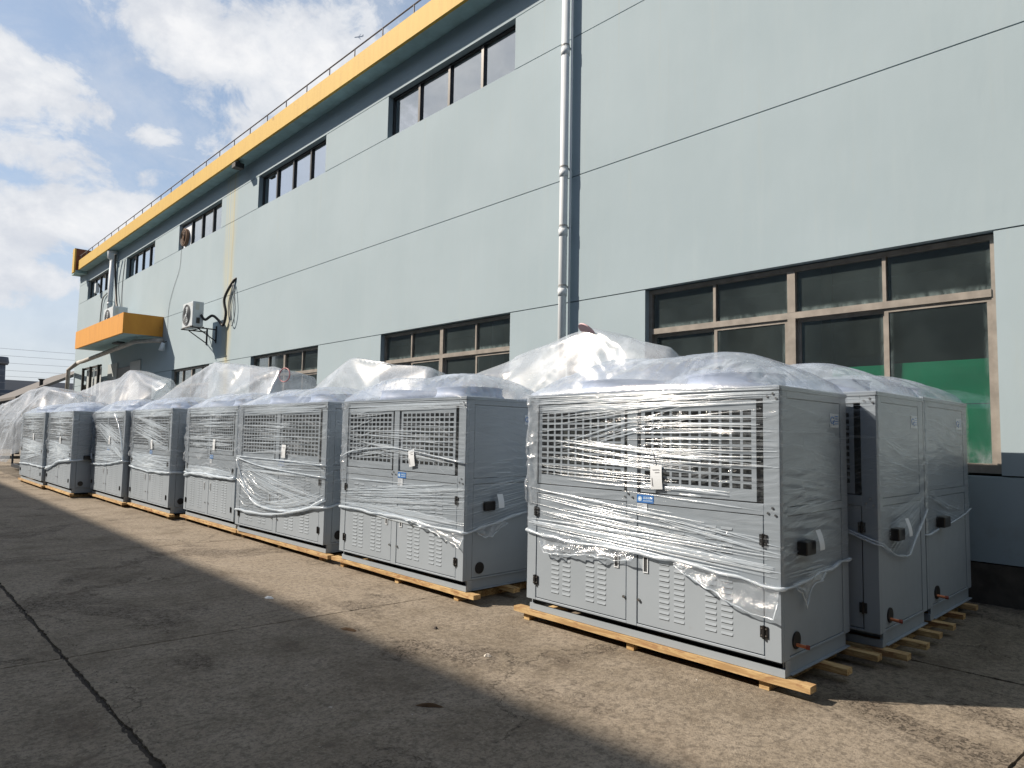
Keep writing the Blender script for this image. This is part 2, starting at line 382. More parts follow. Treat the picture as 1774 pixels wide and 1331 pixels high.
def m_film(opac, streak, rough=.10, base=(.76, .85, .95), ss=(1.5, 1.5, 45), bump=.5, fres=2.2, transl=.3, folds=None, crk=.35, cap=.26):
    def fn(g, b):
        out = g.n['Material Output']
        oi = g.new('ShaderNodeObjectInfo')
        tc = g.new('ShaderNodeTexCoord').outputs['Object']
        va = g.new('ShaderNodeVectorMath', operation='ADD'); g.put(va.inputs[0], tc); g.put(va.inputs[1], oi.outputs['Location'])
        p = va.outputs[0]
        # streak direction wanders: shear z by a slow noise of position
        sp = g.new('ShaderNodeSeparateXYZ'); g.put(sp.inputs[0], p)
        sh = g.math('MULTIPLY', g.math('SUBTRACT', g.noise(p, .9, 2, .4), .5), 1.6)
        hz = g.math('ADD', sp.outputs[2], g.math('MULTIPLY', sh, .45))
        cv = g.new('ShaderNodeCombineXYZ'); g.put(cv.inputs[0], sp.outputs[0]); g.put(cv.inputs[1], sp.outputs[1]); g.put(cv.inputs[2], hz)
        s1 = g.noise(g.mapv(cv.outputs[0], ss), 1.0, 6, .65, .15)
        s2 = g.noise(g.mapv(p, (ss[0] * .8, ss[1] * .8, ss[2] * .6), rot=(.14, 0, 0), loc=(3, 5, 7)), 1.0, 5, .6, .2)
        cr = g.noise(p, 16, 6, .7, 1.5)
        k = g.math('MAXIMUM', g.ramp(s1, .50, .70), g.math('MULTIPLY', g.ramp(s2, .54, .70), .9))
        big = g.ramp(g.noise(p, 1.8, 4, .5), .30, .65)
        k = g.math('MULTIPLY', k, g.math('ADD', .35, g.math('MULTIPLY', big, .65)))
        al = g.math('ADD', opac, g.math('MULTIPLY', k, streak), clamp=True)
        h = g.math('ADD', g.math('ADD', s1, g.math('MULTIPLY', s2, .8)), g.math('MULTIPLY', cr, crk))
        if folds: h = g.math('ADD', h, g.math('MULTIPLY', g.noise(p, folds, 5, .6, 1.), 1.5))
        nrm = g.bump(h, bump, .012)
        tr = g.new('ShaderNodeBsdfTransparent'); tr.inputs[0].default_value = (.97, .98, .99, 1)
        df = g.new('ShaderNodeBsdfDiffuse'); df.inputs[0].default_value = (*base, 1); g.put(df.inputs['Normal'], nrm)
        tl = g.new('ShaderNodeBsdfTranslucent'); tl.inputs[0].default_value = (*base, 1)
        dm = g.new('ShaderNodeMixShader'); dm.inputs[0].default_value = transl; g.l.new(df.outputs[0], dm.inputs[1]); g.l.new(tl.outputs[0], dm.inputs[2])
        a = g.new('ShaderNodeMixShader'); g.put(a.inputs[0], al); g.l.new(tr.outputs[0], a.inputs[1]); g.l.new(dm.outputs[0], a.inputs[2])
        gl = g.new('ShaderNodeBsdfGlossy'); gl.inputs['Roughness'].default_value = rough; g.put(gl.inputs['Normal'], nrm)
        lw = g.new('ShaderNodeLayerWeight'); g.put(lw.inputs['Normal'], nrm)
        f = g.math('MULTIPLY', g.math('ADD', .04, g.math('MULTIPLY', g.math('POWER', lw.outputs['Facing'], 4.0), .5)), fres, clamp=True)
        f = g.math('MINIMUM', f, cap)
        z = g.new('ShaderNodeMixShader'); g.put(z.inputs[0], f); g.l.new(a.outputs[0], z.inputs[1]); g.l.new(gl.outputs[0], z.inputs[2])
        g.l.new(z.outputs[0], out.inputs[0])
    return fn
FILM = material('stretch_film', m_film(.02, .26, .08, bump=.36, fres=1.6, crk=.12))
FILM2 = material('stretch_film_heavy', m_film(.05, .46, .13, base=(.80, .89, .98), ss=(1.5, 1.5, 34), bump=.45, crk=.15, cap=.15))
FILMC = material('stretch_film_creases', m_film(.60, .30, .19, base=(.80,.90,.99), ss=(4, 4, 30), bump=.2, fres=2.2, crk=.08, cap=.12))
BAG = material('plastic_bag_sheet', m_film(.27, .45, .11, base=(.66, .76, .90), ss=(3, 3, 3), bump=.22, fres=3.2, transl=.25))
TARP = material('clear_tarp_sheet', m_film(.31, .34, .22, base=(.66, .74, .84), ss=(1.6, 1.6, 1.6), bump=.05, fres=1.5, transl=.22, crk=.08))

# ------------------------------------------------------------ ground
ground = ob('ground', MB().grid(np.array([[(x, y, -.022) for x in (-400, -60, 60, 400)] for y in (-300, -40, 120, 900)], float)), CONC)
tag(ground, kind='structure')
ob('joint_filler', MB().box((-13, -13, -.05), (8.33, 99, -.014)), SOIL, ground)
XJ = [-12.8, -8.1, -3.5, 1.14, 5.75, 8.32]
def jy(k): return 5.67 + 4.66 * k
def slab(i, k):
    x0, x1 = XJ[i], XJ[i + 1]; sd = i * 31 + k
    def ly(x, kk): return jy(kk) - .055 * (x - 1.14)
    gx0 = .008 if abs(x0 - 1.14) < .01 else .006; gx1 = .008 if abs(x1 - 1.14) < .01 else .007
    pts = []; n = 150
    def jit(t, s, a=.011): return float((vn(np.array(t * 9.), 0., s) - .5) * 2 * a + (vn(np.array(t * 17.), 1., s) - .5) * a * 1.3 + (vn(np.array(t * 31.), 2., s) - .5) * a * .8)
    for q in range(n): t = q / n; x = x0 + gx0 + (x1 - x0 - gx0 - gx1) * t; pts.append((x, ly(x, k) + .005 + abs(jit(x, k * 3 + 1, .006)), 0))
    for q in range(n): t = q / n; y = ly(x1, k) + (4.65) * t; pts.append((x1 - gx1 - abs(jit(y, i * 7 + 50, .015)), y, 0))
    for q in range(n): t = q / n; x = x1 - gx1 - (x1 - x0 - gx0 - gx1) * t; pts.append((x, ly(x, k + 1) - .005 - abs(jit(x, k * 3 + 4, .006)), 0))
    for q in range(n): t = q / n; y = ly(x0, k + 1) - (4.65) * t; pts.append((x0 + gx0 + abs(jit(y, i * 7 + 43, .015)), y, 0))
    m = MB(); m.poly(pts); m.v += [(a, b, -.03) for a, b, c in pts]; L = len(pts)
    for q in range(L): m.f.append((q, q + L, (q + 1) % L + L, (q + 1) % L))
    ob('slab', m, CONC, ground)
for i in range(5):
    for k in range(-4, 19): slab(i, k)

# ------------------------------------------------------------ factory building
D = 8.35; YE = 43.4; YS = -28.0
fac = empty('factory_building', (D, YE, 0))
tag(fac, 'long pale blue rendered factory with yellow roof edge and strip windows', 'factory')
def fob(name, mb, m, **k):
    o = ob(name, mb, m, **k); o.parent = fac; o.matrix_parent_inverse = Matrix.Translation((-D, -YE, 0)); return o
up = [(8.88, 13.1), (16.0, 20.15), (23.08, 27.3), (30.25, 34.4), (37.5, 41.6), (1.75, 6.0), (-5.4, -1.1), (-12.4, -8.2), (-19.4, -15.2)]
lo = [(1.63, 5.96), (8.88, 13.1), (16.0, 20.15), (23.5, 27.3), (-5.4, -1.1), (-12.4, -8.2), (-19.4, -15.2), (38.3, 41.6)]
G = .008
def band(z0, z1, holes, cuts=()):
    edges = [YS]
    for a, b in sorted(holes): edges += [a, b]
    edges.append(YE)
    for k in range(0, len(edges), 2):
        a, b = edges[k], edges[k + 1]
        if b - a > .02: fob('wall_panel', MB().box((D, a, z0 + G), (D + .17, b, z1 - G)), WALL)
door = (29.6, 36.9)
band(.40, 1.28, [door]); band(1.28, 3.80, lo + [door]); band(3.80, 5.91, [(door[0], door[1])] if False else []); band(5.91, 8.33, []); band(8.33, 9.33, up); band(9.33, 9.93, [])
fob('plinth', MB().box((D + .004, YS, -.1), (D + .18, door[0], .395)).box((D + .004, door[1], -.1), (D + .18, YE, .395)), PLIN)
# core behind the grooves, window reveals kept open by strips
def core():
    m = MB(); x0, x1 = D + .1705, D + .24
    def strip(z0, z1, holes):
        e = [YS]
        for a, b in sorted(holes): e += [a, b]
        e.append(YE)
        for k in range(0, len(e), 2): m.box((x0, e[k], z0), (x1, e[k + 1], z1))
    strip(-.1, 1.27, [door]); strip(1.2705, 3.8195, lo + [door]); strip(3.82, 8.31, []); strip(8.3105, 9.3495, up); strip(9.35, 10.3, [])
    return m
fob('wall_core', core(), WCORE)
fob('end_wall', MB().box((D, YE + .002, 0), (D + 14, YE + .2, 10.3)), WALL)
fob('rear_wall', MB().box((D + 14.01, YS, 0), (D + 14.2, YE, 10.3)), WALL)
fob('roof_slab', MB().box((D + .25, YS, 10.05), (D + 14, YE, 10.3)), PLIN)
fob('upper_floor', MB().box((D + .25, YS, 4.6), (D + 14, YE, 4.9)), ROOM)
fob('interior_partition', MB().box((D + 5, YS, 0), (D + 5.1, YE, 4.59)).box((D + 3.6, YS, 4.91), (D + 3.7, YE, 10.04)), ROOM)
fob('interior_column', MB().box((D + 2, 4.2, 0), (D + 2.4, 4.6, 4.59)).box((D + 2, 11.2, 0), (D + 2.4, 11.6, 4.59)).box((D + 2, 18.2, 0), (D + 2.4, 18.6, 4.59)), WALL)
# eave
XF = 7.9
fob('soffit', MB().box((XF + .07, YS, 9.93), (D + .3, YE + .4, 10.0)), SOFF)
fob('fascia', MB().box((XF, YS, 9.925), (XF + .069, 41.9, 10.42)), FASC)
fob('roof_edge_slab', MB().box((XF + .07, YS, 10.001), (D + .3, YE + .4, 10.36)), PLIN)
fob('parapet_return', MB().box((7.791, 42.0, 9.925), (8.9, 42.08, 11.08)), material('rust_brown_paint', m_orange((.20, .065, .03), (.14, .045, .02)), rough=.8))
fob('corner_parapet', MB().box((7.72, 42.0, 9.80), (7.79, 42.45, 11.08)).box((7.791, 42.37, 9.925), (8.9, 42.45, 11.08)), FASC)
fob('corner_soffit', MB().box((7.791, 42.0, 9.80), (8.349, 42.45, 9.92)), SOFF)
# windows
def window(y0, y1, z0, z1, kind):
    if kind == 'up':
        x = D + .13; m = MB(); w = .05
        m.box((x, y0, z1 - w), (x + .06, y1, z1)); m.box((x, y0, z0), (x + .06, y1, z0 + w))
        m.box((x, y0, z0 + w), (x + .06, y0 + w, z1 - w)); m.box((x, y1 - w, z0 + w), (x + .06, y1, z1 - w))
        f = fob('window', m, FRD)
        for k in range(1, 4):
            yc = y0 + (y1 - y0) * k / 4; c = MB().box((x - .02, yc - .035, z0 + w), (x + .055, yc + .035, z1 - w)); o = ob('mullion', c, FRD, f)
        for k in range(4):
            a = y0 + (y1 - y0) * k / 4 + .036; b = y0 + (y1 - y0) * (k + 1) / 4 - .036
            if k == 0: a = y0 + w
            if k == 3: b = y1 - w
            ob('pane', MB().box((x + .03, a, z0 + w), (x + .036, b, z1 - w)), GLU, f)
        return f
    x = D + .10; m = MB(); w = .055; zt = z1 - .62
    m.box((x, y0, z1 - w), (x + .08, y1, z1)); m.box((x, y0, z0), (x + .08, y1, z0 + w))
    m.box((x, y0, z0 + w), (x + .08, y0 + w, z1 - w)); m.box((x, y1 - w, z0 + w), (x + .08, y1, z1 - w))
    m.box((x - .012, y0 + w, zt - .04), (x + .08, y1 - w, zt + .04))
    f = fob('window', m, FRB); yc = (y0 + y1) / 2
    ob('mullion', MB().box((x - .014, yc - .05, z0 + w), (x + .075, yc + .05, zt - .041)).box((x - .014, yc - .05, zt + .041), (x + .075, yc + .05, z1 - w)), FRB, f)
    q = (y1 - y0) / 4
    for k in range(4):
        a = y0 + q * k; b = a + q
        a += w if k == 0 else (.051 if k == 2 else .02); b -= w if k == 3 else (.051 if k == 1 else .02)
        ob('pane', MB().box((x + .04, a, zt + .04), (x + .046, b, z1 - w)), GLL, f)
        if k in (0, 2): ob('mullion', MB().box((x, b + .0005, zt + .041), (x + .07, b + .0395, z1 - w)), FRB, f)
        xs = x + .012 if k in (2, 0) else x + .052
        a2, b2 = (a, b + .03) if k in (0, 2) else (a - .03, b)
        s = MB(); ww = .045; za, zb = z0 + w, zt - .041
        s.box((xs, a2, zb - ww), (xs + .026, b2, zb)); s.box((xs, a2, za), (xs + .026, b2, za + ww)); s.box((xs, a2, za + ww), (xs + .026, a2 + ww, zb - ww)); s.box((xs, b2 - ww, za + ww), (xs + .026, b2, zb - ww))
        ob('sash', s, FRB, f)
        ob('pane', MB().box((xs + .01, a2 + ww, za + ww), (xs + .015, b2 - ww, zb - ww)), GLL, f)
    return f
wu = [window(a, b, 8.34, 9.32, 'up') for a, b in up]
wl = [window(a, b, 1.30, 3.79, 'lo') for a, b in lo]
for wi, cuts in ((1, ((.1, 1.0), (1.15, 2.05), (2.2, 3.0), (3.2, 4.0))), (2, ((1.25, 1.95), (2.3, 2.9), (3.2, 3.9))), (3, ((.3, .9), (1.3, 1.9), (2.4, 3.0))), (4, ((.3, .8), (1.4, 2.),))):
    for a, b in cuts: ob('blind', MB().box((D + .235, up[wi][0] + a, 8.35), (D + .24, up[wi][0] + b, 9.30 - .1 * ((a * 7) % 1))), BLIND, wu[wi])
# exhaust fan in the third strip window
fanp = MB(); cy, cz = 26.85, 8.78
fanp.tube([(D + .02, cy, cz), (D + .12, cy, cz)], .33, 24)
fo = ob('exhaust_fan', fanp, material('fan_rust', color=(.17, .10, .06), rough=.8), wu[2])
ob('white_panel', MB().box((D + .14, 26.32, 8.39), (D + .159, 27.25, 9.25)), BLIND, wu[2])
for rr in (.12, .2, .28): 
    ob('fan_ring', MB().tube([(D - .005, cy + rr * math.cos(t), cz + rr * math.sin(t)) for t in np.linspace(0, 2 * math.pi, 20)], .012, 5), BLACK, wu[2])
# door bay under the canopy
fob('door_bay', MB().box((D + 1.2, door[0] - .3, 0), (D + 1.3, door[1] + .3, 3.79)).box((D + .25, door[0] - .1, 0), (D + 1.19, door[0] - .01, 3.79)).box((D + .25, door[1] + .01, 0), (D + 1.19, door[1] + .1, 3.79)), WALL)
fob('door', MB().box((D - .04, 32.7, 0), (D - .003, 34.7, 4.28)), material('dark_door', color=(.035, .04, .04), rough=.5))
fob('door_jamb', MB().box((D - .05, 34.75, 0), (D - .002, 36.3, 4.55)).box((D - .05, 31.2, 0), (D - .002, 32.65, 4.45)), material('pale_panel', color=(.40, .44, .45), rough=.6))
# canopy
fob('canopy', MB().box((6.94, 28.58, 5.17), (7.02, 36.4, 5.95)).box((7.021, 28.58, 5.171), (D - .002, 28.66, 5.949)).box((7.021, 36.32, 5.171), (D - .002, 36.4, 5.949)), CANP)
fob('canopy_soffit', MB().box((7.021, 28.661, 5.172), (D - .002, 36.319, 5.30)), SOFF)
fob('canopy_lamp', MB().box((7.5, 31.6, 5.12), (7.8, 32.4, 5.171)), FRD)
# roof railing
rail = empty('roof_railing', (7.95, 0, 10.36)); tag(rail, 'thin steel guard rail running along the yellow roof edge', 'railing')
ob('top_rail', MB().tube([(0, YS, .30), (0, 41.8, .30)], .018, 6), material('rail_steel', color=(.12, .11, .12), rough=.6), rail)
pm = MB().tube([(0, 0, -.0), (0, 0, .30)], .014, 6).mesh('rail_post', MATS['rail_steel'])
y = -6.4
while y < 42: link('rail_post', pm, rail, (0, y, 0)); y += 1.2
ob('corner_rail', MB().tube([(.0, 41.8, .30), (-.2, 42.8, .60), (.9, 43.6, .52)], .016, 6).tube([(-.1, 42.4, .4), (-.1, 42.4, .52)], .014, 6), MATS['rail_steel'], rail)

# green boards behind the big window
for y0, y1, z0, z1, lb in ((1.70, 2.66, 2.03, 2.50, 'upper bright green board behind the large window beside the wrapped units'), (1.70, 2.68, 1.36, 2.02, 'lower bright green board below the upper one in the large window'), (2.76, 3.35, 1.5, 2.49, 'green board corner behind the next pane left of the two green boards')):
    m = MB(); P = np.array([[(D + .20 + .006 * math.sin(3 * a + 5 * c), y0 + (y1 - y0) * a, z0 + (z1 - z0) * c) for a in np.linspace(0, 1, 9)] for c in np.linspace(0, 1, 7)])
    P2 = P.copy(); P2[..., 0] += .004; m.grid(P); m.grid(P2)
    tag(ob('green_board', m, GREEN), lb, 'board', 'green boards in the large window')
def bgm(c): return lambda g, b: None

# downpipes
PVC = material('white_pvc', vary((.60, .65, .69), .06, 1.5), rough=.6, spec=.3)
def downpipe(y, z0, z1, r, off, label, joints, hopper=False, side=True):
    t = empty('downpipe', (D - off, y, z0)); tag(t, label, 'downpipe', 'rainwater downpipes')
    ob('pipe', MB().tube([(0, 0, 0), (0, 0, z1 - z0)], r, 20), PVC, t, smooth=True)
    for z in joints:
        ob('pipe_socket', MB().tube([(0, 0, z - z0 - .06), (0, 0, z - z0 + .06)], r + .008, 20), PVC, t, smooth=True)
        ob('clamp', MB().tube([(0, 0, z - z0 + .10), (0, 0, z - z0 + .125)], r + .006, 16).box((0, -.012, z - z0 + .10), (off - .003, .012, z - z0 + .125)), material('grey_clamp', color=(.3, .31, .31), rough=.5), t)
    if side: ob('conduit', MB().tube([(.06, -r - .028, 0), (.06, -r - .028, z1 - z0)], .018, 8), PVC, t, smooth=True)
    if hopper: ob('hopper', MB().tube([(0, 0, z1 - z0 - .45), (0, 0, z1 - z0 - .38), (0, 0, z1 - z0 - .08), (0, 0, z1 - z0)], [r, r * 1.9, r * 2.1, r * 2.1], 14), PVC, t, smooth=True)
downpipe(7.505, .05, 9.93, .067, .13, 'tall white rain pipe on the pale wall left of the large window', (8.05, 5.95, 4.95, 4.85 - .9, 2.4))
downpipe(36.1, 6.0, 9.93, .11, .18, 'white rain pipe with round hopper rising from the orange canopy', (7.4,), True)

# cables
CAB = material('black_cable', color=(.015, .015, .016), rough=.5)
def curve(p, n=14):
    p = [np.array(q, float) for q in p]; p = [2 * p[0] - p[1]] + p + [2 * p[-1] - p[-2]]; r = []
    for i in range(1, len(p) - 2):
        for t in np.linspace(0, 1, n, endpoint=False):
            r.append(tuple(.5 * ((2 * p[i]) + (-p[i - 1] + p[i + 1]) * t + (2 * p[i - 1] - 5 * p[i] + 4 * p[i + 1] - p[i + 2]) * t * t + (-p[i - 1] + 3 * p[i] - 3 * p[i + 1] + p[i + 2]) * t ** 3)))
    r.append(tuple(p[-2])); return r
tag(ob('cable', MB().tube(curve([(8.1, 35.3, 9.6), (8.15, 35.5, 9.2), (8.25, 35.6, 8.2), (8.2, 35.0, 7.2), (8.1, 34.0, 6.5), (8.0, 33.4, 5.9)]), .045, 8), CAB, smooth=True), 'thick black cable curving down beside the hopper pipe onto the canopy', 'cable')
tag(ob('cable', MB().tube(curve([(8.33, 34.6, 9.3), (8.33, 34.8, 8.2), (8.33, 34.7, 7.2), (8.33, 34.2, 6.0)]), .015, 6), material('grey_cable', color=(.25, .26, .26)), smooth=True), 'thin grey cable on the wall right of the hopper pipe', 'cable')
tag(ob('cable', MB().tube(curve([(8.3, 37.3, 8.1), (8.28, 38.0, 7.9), (8.3, 38.3, 7.2), (8.25, 38.2, 5.95)]), .03, 6), MATS['grey_cable'], smooth=True), 'grey hose hooked over the wall left of the hopper pipe', 'cable')
tag(ob('cable', MB().tube(curve([(8.335, 26.9, 8.4), (8.335, 27.0, 7.6), (8.335, 27.6, 6.9), (8.335, 28.0, 6.2), (8.335, 28.0, 5.2)]), .006, 5), MATS['grey_cable'], smooth=True), 'thin wire trailing down the wall from the round exhaust fan', 'cable')

# air conditioners
ACW = material('ac_white', vary((.55, .61, .65), .06, 2), rough=.45)
ACG = material('ac_grille', color=(.10, .11, .12), rough=.5)
def ac(loc, wy, dx, hz, label, fan=True):
    t = empty('air_conditioner', loc); tag(t, label, 'air conditioner', 'outdoor air conditioner units')
    ob('casing', MB().box((0, 0, 0), (dx, wy, hz)), ACW, t, bevel=.012)
    cy, cz, r = wy * .58, hz * .5, hz * .42
    ob('fan_recess', MB().tube([(-.003, cy, cz), (-.012, cy, cz)], r, 28), ACG, t)
    for k in range(1, 6):
        ob('grille_ring', MB().tube([(-.022, cy + r * k / 5 * math.cos(a), cz + r * k / 5 * math.sin(a)) for a in np.linspace(0, 2 * math.pi, 25)], .006, 5), ACG, t)
    ob('fan_blade', MB().poly([(-.016, cy, cz), (-.016, cy + .1, cz + r * .8), (-.018, cy - .12, cz + r * .75)]).poly([(-.016, cy, cz), (-.016, cy + r * .7, cz - .2), (-.018, cy + r * .7, cz + .03)]).poly([(-.016, cy, cz), (-.016, cy - .2, cz - r * .6), (-.018, cy, cz - r * .8)]), ACW, t)
    ob('fan_hub', MB().tube([(-.014, cy, cz), (-.03, cy, cz)], .05, 12), ACW, t)
    ob('side_label', MB().box((.08, -.003, hz * .66), (.2, -.0005, hz * .93)), material('ac_sticker', color=(.5, .52, .5)), t)
    ob('valve_cover', MB().box((.12, -.03, hz * .12), (.22, -.001, hz * .34)), FRD, t)
    ob('badge', MB().box((-.003, .06, hz * .82), (-.0005, .14, hz * .92)), MATS['ac_sticker'], t)
    return t
ac((7.55, 22.93, 4.93), .95, .34, .80, 'white air conditioner on a black wall bracket beside the yellow stain')
ac((7.4, 32.1, 5.75), 1.5, .55, .95, 'small white air conditioner standing in the orange canopy')
br = empty('wall_bracket', (D, 23.4, 4.9)); tag(br, 'black steel wall bracket carrying the white air conditioner', 'bracket')
BS = material('black_steel', color=(.02, .02, .02), rough=.6)
for yy, nm in ((-.42, 'arm'), (.42, 'arm')):
    ob(nm, MB().tube([(0, yy, -.01), (-.85, yy, -.01)], .022, 6).tube([(-.6, yy, -.03), (-.01, yy, -.40)], .018, 6).tube([(-.02, yy, -.45), (-.02, yy, .1)], .022, 6), BS, br)
ob('cross_bar', MB().tube([(-.8, -.5, .01), (-.8, .5, .01)], .02, 6).tube([(-.45, -.5, .01), (-.45, .5, .01)], .02, 6), BS, br)
tag(ob('insulated_pipe', MB().tube(curve([(7.8, 22.9, 5.3), (7.9, 22.8, 5.15), (8.1, 22.75, 5.3), (8.2, 22.5, 5.15), (8.25, 22.2, 4.95), (8.25, 22.0, 5.3), (8.22, 22.1, 5.8), (8.3, 21.65, 6.3), (8.4, 21.5, 6.4)]), .042, 8), BS, smooth=True), 'black insulated pipe looping up the wall beside the bracketed air conditioner', 'pipe')
tag(ob('cable_coil', MB().tube(curve([(8.28, 21.6, 6.2), (8.28, 21.9, 5.6), (8.28, 21.75, 5.0), (8.28, 21.5, 4.9), (8.28, 21.35, 5.4), (8.28, 21.6, 6.2), (8.27, 21.75, 5.6), (8.27, 21.6, 5.05)]), .016, 6), MATS['grey_cable'], smooth=True), 'coil of thin grey cable hanging on the wall beside the black insulated pipe', 'cable')

# white pipe below the canopy and steel frame
tag(ob('drain_pipe', MB().tube([(8.2, 28.1, 4.95), (8.1, 28.6, 5.0), (7.6, 29.4, 4.98), (7.5, 37.2, 4.72), (7.5, 38.4, 4.72)], .09, 12).tube([(7.5, 38.4, 4.72), (8.1, 43.7, 4.72), (8.1, 43.7, .05)], .10, 12), material('dusty_pipe', vary((.36, .35, .33), .25, 3), rough=.7), smooth=True), 'dusty white pipe hung under the orange canopy and down the building corner', 'pipe')
fr = empty('steel_frame', (7.8, 38, 0)); tag(fr, 'black and grey steel frame with pale panels below the canopy end', 'frame')
for yy in (-2.1, -.6, .9): ob('post', MB().box((0, yy, 0), (.1, yy + .12, 4.5)), BS, fr)
for zz in (3.0, 4.42): ob('beam', MB().box((.101, -2.1, zz), (.16, 1.02, zz + .1)), BS, fr)
for yy in (-2.0, -.5): ob('infill_panel', MB().box((.17, yy, .1), (.19, yy + 1.3, 2.98)).box((.17, yy, 3.12), (.19, yy + 1.3, 4.4)), MATS['pale_panel'], fr)
wl_ = empty('wall_lamp', (D - .02, 28.0, 4.75)); tag(wl_, 'small white lamp on the wall under the canopy corner', 'lamp')
ob('lamp_shade', MB().tube([(-.16, 0, -.18), (-.12, 0, .12)], [.12, .07], 10), ACW, wl_, smooth=True); ob('lamp_arm', MB().tube([(0, 0, .2), (-.12, 0, .12)], .02, 6), BS, wl_)
sp = empty('security_camera', (8.0, 20.9, 9.9)); tag(sp, 'small black camera fixed under the eave between two strip windows', 'camera')
ob('housing', MB().box((-.14, -.1, -.22), (.14, .18, -.06)), BS, sp, bevel=.01); ob('bracket', MB().tube([(0, 0, -.06), (0, 0, .025)], .03, 6), BS, sp)
fl = empty('floodlight', (8.2, 38.85, 8.5)); tag(fl, 'small floodlight in front of the last strip window', 'lamp')
ob('housing', MB().box((-.1, -.16, -.2), (.05, .16, .28)), ACW, fl, bevel=.01); ob('bracket', MB().tube([(0, -.2, .25), (.2, -.2, -.2)], .03, 6), BS, fl)
hb = empty('ceiling_lamp', (0, 0, 0)); bpy.data.objects.remove(hb)

def shade_slots(me):  # flat black strip stands in for the shade in each louvre's open slot
    me.materials.append(BLACK)
    for p in me.polygons:
        if p.index % 5 == 4: p.material_index = 1
    return me
# ------------------------------------------------------------ chiller units
L0 = 2.27; DP = 1.1; ZT = 1.955; ZB = .205
mesh_cache = {}
def cached(key, fn):
    if key not in mesh_cache: mesh_cache[key] = fn()
    return mesh_cache[key]
def grille_mesh(y0, y1):
    z0, z1 = 1.265, 1.805; n = 11; hw = .0185 / 2
    ys = [y0 - .025]; 
    py = (y1 - y0) / n; pz = (z1 - z0) / n
    for k in range(n): ys += [y0 + py * k + hw, y0 + py * (k + 1) - hw]
    ys.append(y1 + .025); zs = [1.195]
    for k in range(n): zs += [z0 + pz * k + hw * .9, z0 + pz * (k + 1) - hw * .9]
    zs.append(1.865); m = MB(); X = .004; B = .008
    idx = {}
    for i, a in enumerate(ys):
        for j, c in enumerate(zs):
            idx[i, j] = len(m.v); m.v.append((X, a, c)); m.v.append((B, a, c))
    for i in range(len(ys) - 1):
        for j in range(len(zs) - 1):
            q = [idx[i, j], idx[i + 1, j], idx[i + 1, j + 1], idx[i, j + 1]]
            if i % 2 == 1 and j % 2 == 1:
                for a, b_ in ((0, 1), (1, 2), (2, 3), (3, 0)): m.f.append((q[a], q[b_], q[b_] + 1, q[a] + 1))
            else: m.f.append(tuple(q)); m.f.append(tuple(v + 1 for v in reversed(q)))
    return m
def louver_mb(y, z, m=None):
    m = m or MB(); n = len(m.v); w = .044; h = .018; d = .0045
    m.v += [(0, y - w, z + h), (0, y + w, z + h), (-d, y + w - .006, z), (-d, y - w + .006, z), (0, y - w, z), (0, y + w, z)]
    m.f += [(n, n + 1, n + 2, n + 3), (n, n + 3, n + 4), (n + 1, n + 5, n + 2), (n + 3, n + 2, n + 5, n + 4)]
    k = len(m.v); m.v += [(-.0008, y - w + .003, z - .005), (-.0008, y + w - .003, z - .005), (-.0008, y + w - .003, z + .001), (-.0008, y - w + .003, z + .001)]; m.f.append((k, k + 1, k + 2, k + 3))
    return m
def film_crease(m, pos, nrm, s0, z0, s1, z1, w, h, sag=0., jit=.003, seed=0):
    n = max(6, int(abs(s1 - s0) / .06)); base = len(m.v)
    for i in range(n + 1):
        t = i / n; s = s0 + (s1 - s0) * t; z = z0 + (z1 - z0) * t - sag * 4 * t * (1 - t) + float(vn(np.array(t * n * .35), 0., seed) - .5) * jit * 2
        ww = w * (.25 + .75 * math.sin(math.pi * min(1, max(0, t * .94 + .03)))) * (.6 + .8 * float(vn(np.array(t * n * .5), 3., seed)))
        for dz, dn in ((-.5, 0), (.1, h), (.5, 0)):
            p = pos(s, z + dz * ww, .006 + dn * ww); m.v.append(p)
    for i in range(n):
        a = base + i * 3; m.f += [(a, a + 3, a + 4, a + 1), (a + 1, a + 4, a + 5, a + 2)]
def corner_pos(s, z, d):
    "point on the wrap around the cabinet: s runs from the far front corner to the near one, then back along the near side"
    r = .014
    if s < 0: return (-s, L0 + d, z)
    if s <= L0 - r: return (-d, L0 - s, z)
    if s <= L0 + r:
        t = (s - L0 + r) / (2 * r) * math.pi / 2; return (r - (r + d) * math.cos(t), r - (r + d) * math.sin(t), z)
    return (s - L0, -d, z)

